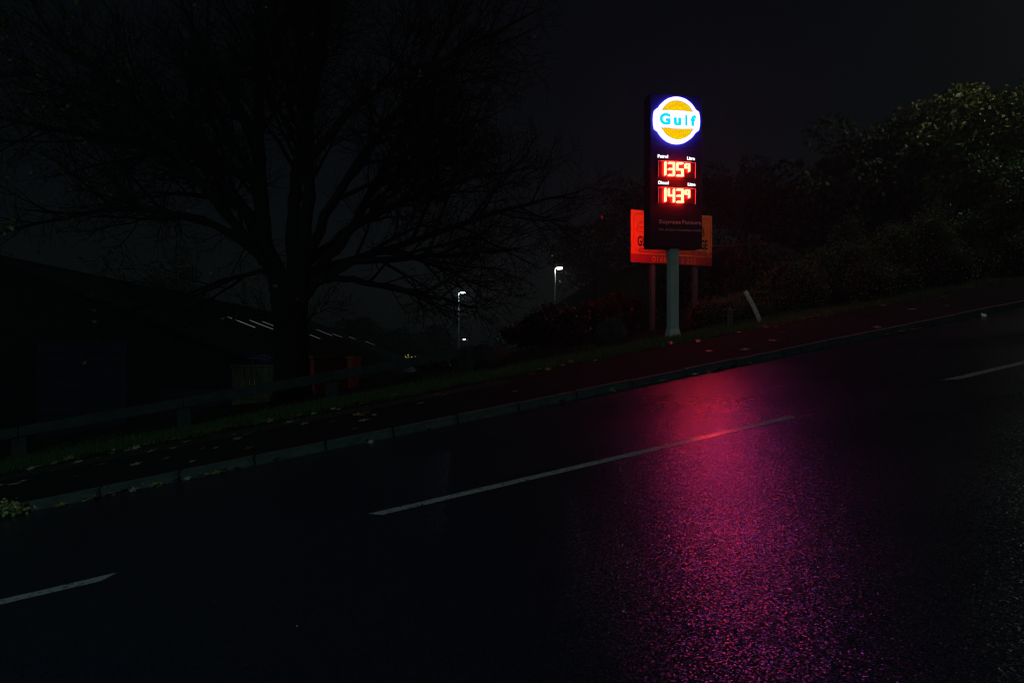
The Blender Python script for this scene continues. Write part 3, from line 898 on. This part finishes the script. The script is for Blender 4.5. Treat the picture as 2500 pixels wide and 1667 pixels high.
tips = []
def grow(tm, pts, r0, r1, level, spacing):
    """side shoots along a branch"""
    seg = np.linalg.norm(np.diff(pts, axis=0), axis=1); S = np.concatenate([[0], np.cumsum(seg)]); T = S[-1]
    s = T * (0.22 if level < 2 else 0.12) + nr.uniform(0, spacing)
    side = nr.choice([-1, 1])
    while s < T:
        i = min(np.searchsorted(S, s) - 1, len(pts)-2); i = max(i, 0)
        t = (s - S[i]) / max(seg[i], 1e-6)
        p = pts[i]*(1-t) + pts[i+1]*t
        d = pts[i+1]-pts[i]; d /= np.linalg.norm(d)
        r = r0 + (r1 - r0) * s/T
        ax = nr.normal(0, 1, 3); ax -= d*(ax @ d); ax /= np.linalg.norm(ax)
        ang = nr.uniform(0.45, 0.95)
        nd = d*math.cos(ang) + ax*math.sin(ang) + np.array([0, 0, 0.10])
        L = (T - s) * nr.uniform(0.45, 0.75) + (0.55 if level < 2 else 0.25) * nr.uniform(0.6, 1.3)
        L = min(L, [3.4, 1.9, 0.95, 0.5][min(level, 3)])
        n = max(3, int(L / [0.35, 0.28, 0.20, 0.15][min(level, 3)]))
        q = curve(p, nd, L, [0.10, 0.14, 0.2, 0.24][min(level, 3)], [0.03, 0.02, 0.03, 0.05][min(level, 3)], n)
        rr = max(0.0055, min(r*0.68, 0.015*L + 0.007))
        re = 0.0046
        tm.tube(q, np.linspace(rr, re, len(q)), 5 if level == 0 else (4 if level == 1 else 3))
        if level < 3 and L > 0.22:
            grow(tm, q, rr, re, level+1, spacing*[0.72, 0.70, 0.8, 1][level])
        else:
            tips.append(q[-1])
        s += spacing * nr.uniform(0.6, 1.4)

TD = 15.4
tx, ty = px(715, TD), TD
tb = gz(tx, ty)
tree = tag(empty('bare_tree', (tx, ty, tb)), 'huge spreading tree, nearly leafless, its thick trunk standing behind the barrier', 'tree')
off = (950 - (833.5 - (tb - 1.5)/TD*1667))/108.0       # picture heights were read from y = 950
m = TreeMesh()
c = [(0.02,0,-0.3),(0,0,0.05),(-0.02,0,0.5),(-0.04,0,1.2),(-0.06,0,1.9),(-0.08,0,2.45),(-0.05,0,2.95)]
p = spline(c, 4)
rr = np.interp(p[:,2], [-0.3, 0, 0.25, 0.8, 1.8, 2.4, 2.95], [0.62, 0.52, 0.43, 0.385, 0.37, 0.42, 0.26])
m.tube(p, rr, 18)
m.build('trunk', M['bark'], tree)
limbs = [  # control points (x, depth, z) and radius
    ([(-0.22,0,2.2),(-0.42,0.05,2.9),(-0.75,0.1,4.0),(-0.82,0.2,6.0),(-0.9,0.3,8.6),(-0.7,0.4,11)], 0.27),
    ([(0.0,0.1,2.4),(-0.02,0.15,3.1),(-0.10,0.3,4.6),(0.10,0.5,6.2),(0.38,0.8,8.9),(0.6,1.0,11)], 0.22),
    ([(0.15,-0.05,2.3),(0.30,-0.1,3.0),(0.46,-0.25,4.6),(0.55,-0.4,6.4),(1.05,-0.5,9.0),(1.3,-0.6,10.8)], 0.20),
    ([(0.22,0,2.4),(0.42,0,2.9),(1.15,-0.1,3.6),(1.95,-0.2,5.0),(3.2,-0.3,7.5),(3.9,-0.4,9.3)], 0.155),
    ([(0.22,-0.05,2.3),(0.60,-0.15,2.7),(1.5,-0.4,2.72),(3.0,-0.8,2.4),(4.2,-1.0,2.05)], 0.105),
    ([(0.25,0.1,2.5),(0.65,0.2,3.0),(2.2,0.5,3.55),(4.4,0.9,4.4),(6.6,1.2,5.0)], 0.13),
    ([(-0.3,0,2.4),(-0.65,0,3.2),(-1.9,-0.2,4.05),(-4.0,-0.4,4.25),(-6.2,-0.6,3.7)], 0.13),
    ([(-0.35,0.1,2.7),(-0.75,0.2,3.7),(-1.9,0.5,5.2),(-4.0,1.0,7.0),(-5.8,1.4,8.6)], 0.16),
    ([(-0.3,-0.1,2.3),(-0.6,-0.2,2.9),(-2.0,-0.6,2.45),(-3.6,-0.9,1.85)], 0.06),
    ([(-0.5,-0.1,3.0),(-1.6,-0.9,4.6),(-3.0,-1.9,6.4),(-4.4,-2.6,7.6)], 0.12),
    ([(0.4,-0.1,3.3),(1.3,-0.9,4.6),(2.9,-2.0,6.1),(4.4,-2.7,7.2)], 0.12),
    ([(0.3,0.2,3.2),(1.5,1.3,4.4),(3.6,2.6,5.6),(5.6,3.6,6.2)], 0.12),
    ([(-0.6,0.2,3.6),(-1.6,1.4,4.6),(-3.6,2.8,5.3),(-5.6,3.8,5.4)], 0.12),
    ([(0.35,-0.05,2.6),(1.4,-0.3,3.1),(3.2,-0.6,3.2),(5.2,-0.9,3.35)], 0.10),
    ([(-0.85,0.2,6.0),(-1.8,-0.2,7.6),(-2.6,-0.4,9.4)], 0.11),
    ([(0.5,-0.35,5.4),(1.9,-0.8,6.6),(3.9,-1.2,7.4),(5.6,-1.4,8.2)], 0.10),
    ([(-0.8,0.15,5.0),(-2.6,0.0,5.7),(-5.0,-0.4,6.0),(-7.0,-0.8,6.4)], 0.11),
]
tw = TreeMesh()
for ctrl, r in limbs:
    ctrl = [(x + nr.normal(0, 0.03), y, z) for x, y, z in ctrl]
    p = spline(ctrl, 5); p[2:] += nr.normal(0, 0.02, p[2:].shape)
    rads = np.linspace(1, 0, len(p))**0.8 * r * 0.88 + 0.016
    m = TreeMesh(); m.tube(p, rads, 10); m.build('limb', M['bark'], tree)
    grow(tw, p, rads[0], rads[-1], 0, 0.42)
p = np.array([(-0.3, -0.15, 1.7), (-0.55, -0.35, 1.95), (-0.95, -0.5, 2.1), (-1.3, -0.6, 2.05)])   # leafy shoots low on the trunk
for sgn in (-1, 1):
    q = p * np.array([sgn, 1, 1]); tw.tube(q, [0.02, 0.016, 0.012, 0.006], 4); grow(tw, q, 0.02, 0.006, 2, 0.10)
o = tw.build('twigs', M['twig'], tree); tag(o, kind='stuff')
print('twig quads', len(o.data.polygons))

def leaves(name, pts, size, material, parent, jitter=0.0, flat=0.0, kind=None, aspect=0.6):
    """small folded leaf faces at the given points"""
    pts = np.asarray(pts, float); n = len(pts)
    a = nr.normal(0, 1, (n, 3)); a /= np.linalg.norm(a, axis=1)[:, None]
    b = nr.normal(0, 1, (n, 3)); b[:, 2] *= (1 - flat); a[:, 2] *= (1 - flat)
    b -= a*np.sum(a*b, 1)[:, None]; b /= np.linalg.norm(b, axis=1)[:, None] + 1e-9
    s = size * nr.uniform(0.6, 1.35, (n, 1))
    if jitter: pts = pts + nr.normal(0, jitter, (n, 3))
    c = np.cross(a, b)
    v = np.stack([pts - a*s, pts + b*s*aspect + c*s*0.15, pts + a*s, pts - b*s*aspect + c*s*0.15], 1).reshape(-1, 3)
    f = np.arange(4*n).reshape(n, 4)
    f = np.concatenate([f[:, [0, 1, 2]], f[:, [0, 2, 3]]])
    o = np_obj(name, v, f, material, parent)
    if kind: tag(o, kind=kind)
    return o
tips = np.array(tips)
w = np.clip((-tips[:, 0] - 3.0)/4.0, 0.02, 0.6) + 0.35*((np.abs(tips[:, 0]) < 1.6) & (tips[:, 2] < 2.9) & (tips[:, 2] > 1.5))
sel = tips[nr.uniform(0, 1, len(tips)) < w*0.5]
o = leaves('last_leaves', np.repeat(sel, 2, axis=0), 0.055, M['autumn'], tree, jitter=0.04, kind='stuff')
print('tips', len(tips), 'leaves', len(sel))

# ------------------------------------------------------------------ leafy trees, shrubs and the hedge bank
def blob_points(blobs, n, shell=0.55):
    """points spread through a set of ellipsoids, thicker towards their skin"""
    vol = np.array([b[3]*b[4]*b[5] for b in blobs])**0.75; cnt = np.maximum(10, (n*vol/vol.sum()).astype(int))
    out = []
    for b, k in zip(blobs, cnt):
        d = nr.normal(0, 1, (k, 3)); d /= np.linalg.norm(d, axis=1)[:, None]
        r = (nr.uniform(0, 1, (k, 1))**0.33)*(1-shell) + shell*nr.uniform(0.75, 1.12, (k, 1))
        out.append(np.array(b[:3]) + d*r*np.array(b[3:6]))
    return np.concatenate(out)

def clumps(cx, cy, cz, rx, ry, rz, n, r0, r1, seed):
    r2 = np.random.default_rng(seed); out = []
    for _ in range(n):
        d = r2.normal(0, 1, 3); d /= np.linalg.norm(d); k = r2.uniform(0.35, 0.95)
        r = r2.uniform(r0, r1)
        out.append((cx + d[0]*rx*k, cy + d[1]*ry*k, cz + d[2]*rz*k, r, r, r*r2.uniform(0.6, 0.85)))
    return out

def leafy_tree(name, x, y, h, rad, label, material, n_leaf, size, seed, cat='tree', group=None, trunk_r=0.16, low=0.02):
    base = gz(x, y)
    t = tag(empty(name, (x, y, base)), label, cat, group)
    m = TreeMesh()
    m.tube([(0,0,-0.3),(0.02,0,h*0.2),(0.05,0.03,h*0.45),(0.0,0.05,h*0.8)], [trunk_r*1.3, trunk_r, trunk_r*0.8, 0.03], 8)
    m.build('trunk', M['bark'], t)
    bl = clumps(0, 0, h*(0.5 + low/2), rad, rad, h*(0.5 - low/2), 34, rad*0.22, rad*0.42, seed)
    br = TreeMesh()
    for b in bl[:22]:
        p0 = np.array([0.03, 0.02, min(h*0.7, max(h*0.15, b[2]*0.62))]); p1 = np.array(b[:3])
        mid = (p0+p1)/2 + np.array([0, 0, -0.1*rad])
        br.tube(spline([p0, mid, p1], 4), np.linspace(trunk_r*0.45, 0.012, 9), 5)
    br.build('branches', M['bark'], t)
    leaves('crown', blob_points(bl, n_leaf), size, material, t, jitter=0.05)
    return t

# wooded bank on the right of the sign
leafy_tree('broadleaf_tree', 16.6, 20.3, 6.8, 2.9, 'tall leafy green tree at the top of the bank, caught by the lamp light', M['leaf_green'], 15000, 0.085, 21)
leafy_tree('broadleaf_tree', 14.4, 21.6, 5.4, 2.3, 'yellowing leafy tree just below the tallest lamp lit tree', M['leaf_olive'], 12000, 0.085, 22)
leafy_tree('broadleaf_tree', 12.4, 23.2, 4.9, 2.4, 'dim dark leafy tree midway along the wooded bank', M['leaf_dark'], 10000, 0.09, 23)  # dark leaf colour stands in for the lamplight fading out here
leafy_tree('broadleaf_tree', 10.6, 25.0, 3.9, 2.3, 'dark rounded tree at the lower end of the wooded bank', M['leaf_dark'], 9000, 0.10, 24)
leafy_tree('broadleaf_tree', 14.3, 27.5, 4.6, 3.2, 'dark tree filling the gap behind the wooded bank', M['leaf_dark'], 9000, 0.11, 25)
leafy_tree('holly_bush', 13.9, 18.9, 3.6, 1.25, 'glossy green bush growing over the shrub bank, leaves glinting', M['leaf_green'], 9000, 0.055, 26, cat='bush', trunk_r=0.06, low=0.1)

def shrub(name, x, y, blobs, label, material, n, size, cat='shrub', group=None, core=True, kind=None):
    base = gz(x, y)
    t = tag(empty(name, (x, y, base)), label, cat, group)
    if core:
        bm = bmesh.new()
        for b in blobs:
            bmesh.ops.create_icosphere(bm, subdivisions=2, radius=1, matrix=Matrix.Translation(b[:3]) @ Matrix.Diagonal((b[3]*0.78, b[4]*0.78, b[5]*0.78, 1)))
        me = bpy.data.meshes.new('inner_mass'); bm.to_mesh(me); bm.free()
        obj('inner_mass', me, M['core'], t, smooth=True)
    leaves('foliage', blob_points(blobs, n, 0.8), size, material, t, jitter=0.05)
    return t
# the clipped shrub bank along the back of the footway
for i, (u, v, ru, rv, h, lab) in enumerate(((11.2, 15.9, 1.4, 0.9, 0.7, 'low end of the shrub bank nearest the leaning white post'),
                                          (12.6, 15.2, 1.8, 1.3, 1.25, 'rising middle stretch of the brown green shrub bank'),
                                          (15.0, 15.0, 1.9, 1.6, 1.75, 'tall stretch of shrub bank under the glossy bush'),
                                          (17.6, 14.9, 2.0, 1.7, 2.0, 'tallest stretch of shrub bank beside the footway up the road'),
                                          (20.2, 15.0, 2.0, 1.7, 2.1, 'far stretch of shrub bank by the street lamp up the road'))):
    x, y, _ = P(u, v); bl = []
    g0 = gz(x, y); r2 = np.random.default_rng(40+i)
    for k in range(16):
        a = r2.uniform(-ru, ru); b = r2.uniform(-rv, rv)*0.75
        X, Y = UX*a + VX*b, UY*a + VY*b
        hh_ = h * (1 - 0.35*(b/rv < -0.3))*r2.uniform(0.75, 1.05)
        bl.append((X, Y, gz(x+X, y+Y) - g0 + hh_*0.42, 0.62, 0.62, hh_*0.58))
    shrub('shrub_bank', x, y, bl, lab, M['leaf_hedge'], 20000, 0.025, group=None)

# rough growth behind the sign and down to the barrier end
def rough(pxx, d, w, h, label, material, n, seed, size=0.06, name='wild_shrub'):
    x = px(pxx, d); r2 = np.random.default_rng(seed)
    bl = [(r2.uniform(-w, w), r2.uniform(-0.5, 0.5), h*r2.uniform(0.15, 0.62), w*r2.uniform(0.25, 0.45), 0.5, h*r2.uniform(0.2, 0.4)) for _ in range(12)]
    t = shrub(name, x, d, bl, label, material, n, size)
    st = TreeMesh()
    for _ in range(26):
        p0 = np.array([r2.uniform(-w, w)*0.8, r2.uniform(-0.4, 0.4), -0.1])
        q = curve(p0, (r2.normal(0, 0.25), r2.normal(0, 0.2), 1), h*r2.uniform(0.7, 1.35), 0.07, 0.02, 7)
        st.tube(q, np.linspace(0.014, 0.003, len(q)), 3)
    st.build('stems', M['twig'], t)
    return t
rough(1110, 19.0, 0.8, 0.40, 'low tangled shrub just beyond the barrier end', M['leaf_rust'], 2600, 51)
rough(1330, 20.0, 1.0, 1.2, 'reddish wild shrub between the two boulders', M['leaf_rust'], 3400, 52)
rough(1420, 20.5, 1.0, 1.5, 'rusty wild shrub behind the pointed boulder', M['leaf_rust'], 3400, 53)
rough(1530, 21.6, 1.1, 1.4, 'rough shrub under the left billboard post', M['leaf_rust'], 3000, 54)
rough(1665, 22.6, 1.2, 1.7, 'dark rough shrub right behind the sign pole', M['leaf_dark'], 3000, 55)
rough(1330, 24.5, 1.5, 2.4, 'tall dark thicket beyond the reddish shrub', M['leaf_dark'], 4200, 56, 0.075, 'thicket')
rough(1420, 26.0, 2.2, 3.4, 'tall dark thicket with thin bare stems left of the billboard', M['leaf_dark'], 4600, 57, 0.075, 'thicket')
rough(1600, 26.5, 2.0, 3.2, 'dark thicket behind the billboard', M['leaf_dark'], 4200, 58, 0.075, 'thicket')
# drooping ivy-covered stump by the leaning post, a bare bough sticking out of it
d = 19.4; x = px(1828, d); r2 = np.random.default_rng(61)
iv = shrub('ivy_mound', x, d, [(0, 0, 0.9, 0.50, 0.45, 0.95), (0.2, 0, 1.3, 0.36, 0.36, 0.6), (-0.25, 0, 0.7, 0.4, 0.4, 0.7), (0.32, -0.1, 0.7, 0.32, 0.32, 0.7)],
           'drooping ivy mound with a bare bough behind the leaning white post', M['leaf_dark'], 6500, 0.05)
MB().tube([(0, 0, 1.6), (-0.15, 0, 2.25), (-0.22, 0, 2.40), (-0.62, -0.05, 2.62)], [0.05, 0.04, 0.035, 0.03], 7).build('bough', M['bark'], iv)
st = TreeMesh()
for _ in range(60):
    a = r2.uniform(0, 6.28); q0 = np.array([0.3*math.cos(a), 0.3*math.sin(a), 1.7])
    q = curve(q0, (math.cos(a), math.sin(a), 0.2), r2.uniform(0.7, 1.4), 0.05, -0.16, 8)
    st.tube(q, np.linspace(0.007, 0.003, len(q)), 3)
st.build('trailing_stems', M['wood'], iv)

# wooded hill further back
hill = [(1330, 44, 9.0, 5.0, 'dark round tree on the hill behind the neutral white lamp'),
        (1450, 42, 10.0, 5.0, 'tall dark tree on the hill left of the billboard'),
        (1245, 52, 6.6, 4.0, 'lower dark tree sloping away left of the neutral white lamp'),
        (1560, 40, 9.5, 4.6, 'dark tree rising behind the billboard and sign'),
        (1700, 38, 8.0, 4.4, 'dark tree behind the right edge of the billboard'),
        (1820, 36, 7.6, 4.2, 'dark tree behind the ivy mound')]
for i, (pxx, d, h, r_, lab) in enumerate(hill):
    dd = d + 32
    leafy_tree('hillside_tree', px(pxx, dd), dd, h, r_, lab, M['leaf_dark'], 5200, 0.17, 70+i, low=0.1)
# trees beyond the warehouse
for i, (pxx, d, h, r_, lab) in enumerate(((430, 105, 20.0, 5.5, 'bare twiggy tree peeping over the warehouse roof ridge'),
                                          (860, 100, 9.6, 4.2, 'dark round tree beyond the far end of the warehouse'),
                                          (960, 105, 7.6, 3.6, 'small dark tree in the valley left of the cool lamp'),
                                          (1060, 98, 8.4, 3.4, 'dark tree in the valley behind the cool lamp column'))):
    leafy_tree('valley_tree', px(pxx, d), d, h, r_, lab, M['leaf_olive'] if i == 0 else M['leaf_dark'], 4000, 0.22, 90+i, low=0.1)

# ------------------------------------------------------------------ verge grass
def grass(name, spots, hmin, hmax, label=None):
    n = len(spots); s = np.array(spots)
    a = nr.uniform(0, 6.28, n); w = nr.uniform(0.003, 0.007, n); h = nr.uniform(hmin, hmax, n)
    dx, dy = np.cos(a)*w, np.sin(a)*w
    lean = nr.normal(0, 0.35, (n, 2)) * h[:, None]
    v0 = s + np.stack([dx, dy, -0.01+0*a], 1); v1 = s + np.stack([-dx, -dy, -0.01+0*a], 1)
    v2 = s + np.stack([lean[:, 0], lean[:, 1], h], 1)
    v = np.stack([v0, v1, v2], 1).reshape(-1, 3)
    return tag(np_obj(name, v, np.arange(3*n).reshape(n, 3), M['grass']), label, 'grass', kind='stuff')
sp_ = []
while len(sp_) < 70000:
    u = rng.uniform(-9, 17); v = V_BACK + 0.02 + abs(rng.gauss(0, 1.2))
    if v > 16.5: continue
    if u > 12.5 and v > 14.2: continue
    e = 0.10*math.sin(u*3.1) + 0.07*math.sin(u*7.7)
    if v < V_BACK + 0.05 + e: continue
    x, y, _ = P(u, v); sp_.append((x, y, ground_h(u, v)))
grass('verge_grass', sp_, 0.04, 0.13, 'short rough grass on the verge behind the footway')

# ------------------------------------------------------------------ fallen leaves, one by one
def leaf_mesh(seed):
    r2 = random.Random(seed); pts = []
    lobes = 5
    for i in range(lobes):
        a = -math.pi*0.75 + i*math.pi*1.5/(lobes-1) + math.pi/2
        L = (0.085, 0.095, 0.11, 0.095, 0.085)[i] * r2.uniform(0.85, 1.1)
        pts.append((L*math.cos(a), L*math.sin(a)))
        if i < lobes-1:
            a2 = a + math.pi*1.5/(lobes-1)/2
            pts.append((0.042*math.cos(a2), 0.042*math.sin(a2)))
    pts += [(-0.012, -0.03), (-0.006, -0.10), (0.0, -0.10), (0.012, -0.03)][::-1] if False else [(0.0, -0.035)]
    cup = r2.uniform(0.1, 0.5); k = r2.uniform(0, 6.28)
    m = MB()
    vs = [(0, 0, 0.006)] + [(x, y, 0.006 + cup*(x*x + y*y)*4*(0.6 + 0.4*math.sin(3*math.atan2(y, x) + k))) for x, y in pts]
    n = len(pts)
    m.add(vs, [(0, i+1, (i+1) % n + 1) for i in range(n)])
    m.tube([(0, -0.03, 0.006), (0.01, -0.08, 0.012), (0.02, -0.12, 0.015)], [0.002, 0.002, 0.0015], 3)
    return m.mesh('leaf_blade')
LM = [leaf_mesh(s) for s in range(8)]
cols = [mat('leaf_tan', (0.34, 0.24, 0.09), 0.45, 0, 0.4, 0.5, 18), mat('leaf_ochre', (0.36, 0.27, 0.07), 0.42, 0, 0.4, 0.5, 18),
        mat('leaf_brown', (0.17, 0.09, 0.04), 0.5, 0, 0.4, 0.5, 18), mat('leaf_pale', (0.42, 0.38, 0.24), 0.45, 0, 0.4, 0.4, 18)]
LM2 = []
for i, me in enumerate(LM):
    me.materials.append(cols[i % 4]); LM2.append(me)
th = math.atan(SLOPE)
base_rot = Matrix.Rotation(math.pi/2 - AZ, 4, 'Z') @ Matrix.Rotation(-th, 4, 'Y')
def drop(u, v, h, label, group, s=1.0, tilt=0.25):
    i_ = rng.randrange(8)
    o = bpy.data.objects.new('fallen_leaf', LM2[i_]); COL.objects.link(o)
    rot = base_rot @ Matrix.Rotation(rng.uniform(-tilt, tilt), 4, 'X') @ Matrix.Rotation(rng.uniform(0, 6.28), 4, 'Z')
    k = s*rng.uniform(0.6, 1.15)
    o.matrix_world = Matrix.Translation(P(u, v, h)) @ rot @ Matrix.Diagonal((k, k, k, 1))
    shade = ('tan', 'ochre yellow', 'dark brown', 'pale')[i_ % 4]
    size_ = 'large' if k > s*0.95 else ('small' if k < s*0.76 else 'middling')
    tag(o, label % (size_ + ' ' + shade), 'leaf', group)
for _ in range(76):
    u = rng.choice([rng.uniform(-5, 3), rng.uniform(-5, 0), rng.uniform(-5, 1), rng.uniform(0, 14)])
    v = V_KERB + 0.2 + (V_BACK - V_KERB - 0.3) * rng.random()**0.6
    drop(u, v, 0.122 + 0.07*(v - V_KERB - 0.15)/(V_BACK - V_KERB - 0.15), '%s fallen leaf lying on the dark footway', 'leaves on the footway')
for _ in range(64):
    u = rng.choice([rng.uniform(-4.6, -0.5), rng.uniform(-4, 6), rng.uniform(4, 14)])
    drop(u, V_KERB - 0.04 - abs(rng.gauss(0, 0.05)), 0.012 + 0.02*rng.random(), '%s fallen leaf caught in the gutter against the kerb', 'leaves in the gutter', 0.85, 0.7)
for _ in range(70):
    u = rng.choice([rng.uniform(-5, 1), rng.uniform(-5, 6), rng.uniform(6, 14)]); v = V_BACK + rng.gauss(0.05, 0.18)
    hgt = 0.20 if v < V_BACK else ground_h(u, v) - lift(u) + 0.03
    drop(u, v, hgt, '%s fallen leaf along the grass edge of the footway', 'leaves along the grass edge', 1.0, 0.5)
# weed clump growing in the gutter
wx, wy, wz = P(-3.62, V_KERB - 0.08, 0.0)
we = tag(empty('gutter_weed', (wx, wy, wz)), 'small green weed clump growing in the gutter at the kerb', 'weed')
r2 = np.random.default_rng(5); pts = r2.normal(0, 1, (220, 3))*np.array([0.10, 0.05, 0.05]) + np.array([0, 0, 0.09])
pts[:, 2] = np.abs(pts[:, 2])
leaves('leaves', pts, 0.028, leaf_mat('weed_leaf', (0.20, 0.24, 0.08), (0.42, 0.46, 0.2), 0.5), we)
st = TreeMesh()
for _ in range(14):
    q = curve((r2.normal(0, 0.05), r2.normal(0, 0.02), 0), (r2.normal(0, 0.4), r2.normal(0, 0.3), 1), 0.16, 0.1, 0, 4); st.tube(q, np.linspace(0.003, 0.0015, len(q)), 3)
st.build('stems', M['grass'], we)

# ------------------------------------------------------------------ thin damp night air that glows round the lights
hz_m = bpy.data.materials.new('damp_air'); hz_m.use_nodes = True
hN, hL = hz_m.node_tree.nodes, hz_m.node_tree.links
hN.clear()
pv = hN.new('ShaderNodeVolumePrincipled')
pv.inputs['Color'].default_value = (0.9, 0.95, 1.0, 1); pv.inputs['Density'].default_value = 0.0012; pv.inputs['Anisotropy'].default_value = 0.3
ho = hN.new('ShaderNodeOutputMaterial'); hL.new(pv.outputs[0], ho.inputs['Volume'])
hb_ = MB().box(-1700, 1700, -1700, 1700, -12, 42).build('haze', hz_m)
tag(hb_, 'thin damp night air around the whole place', 'haze', kind='stuff')
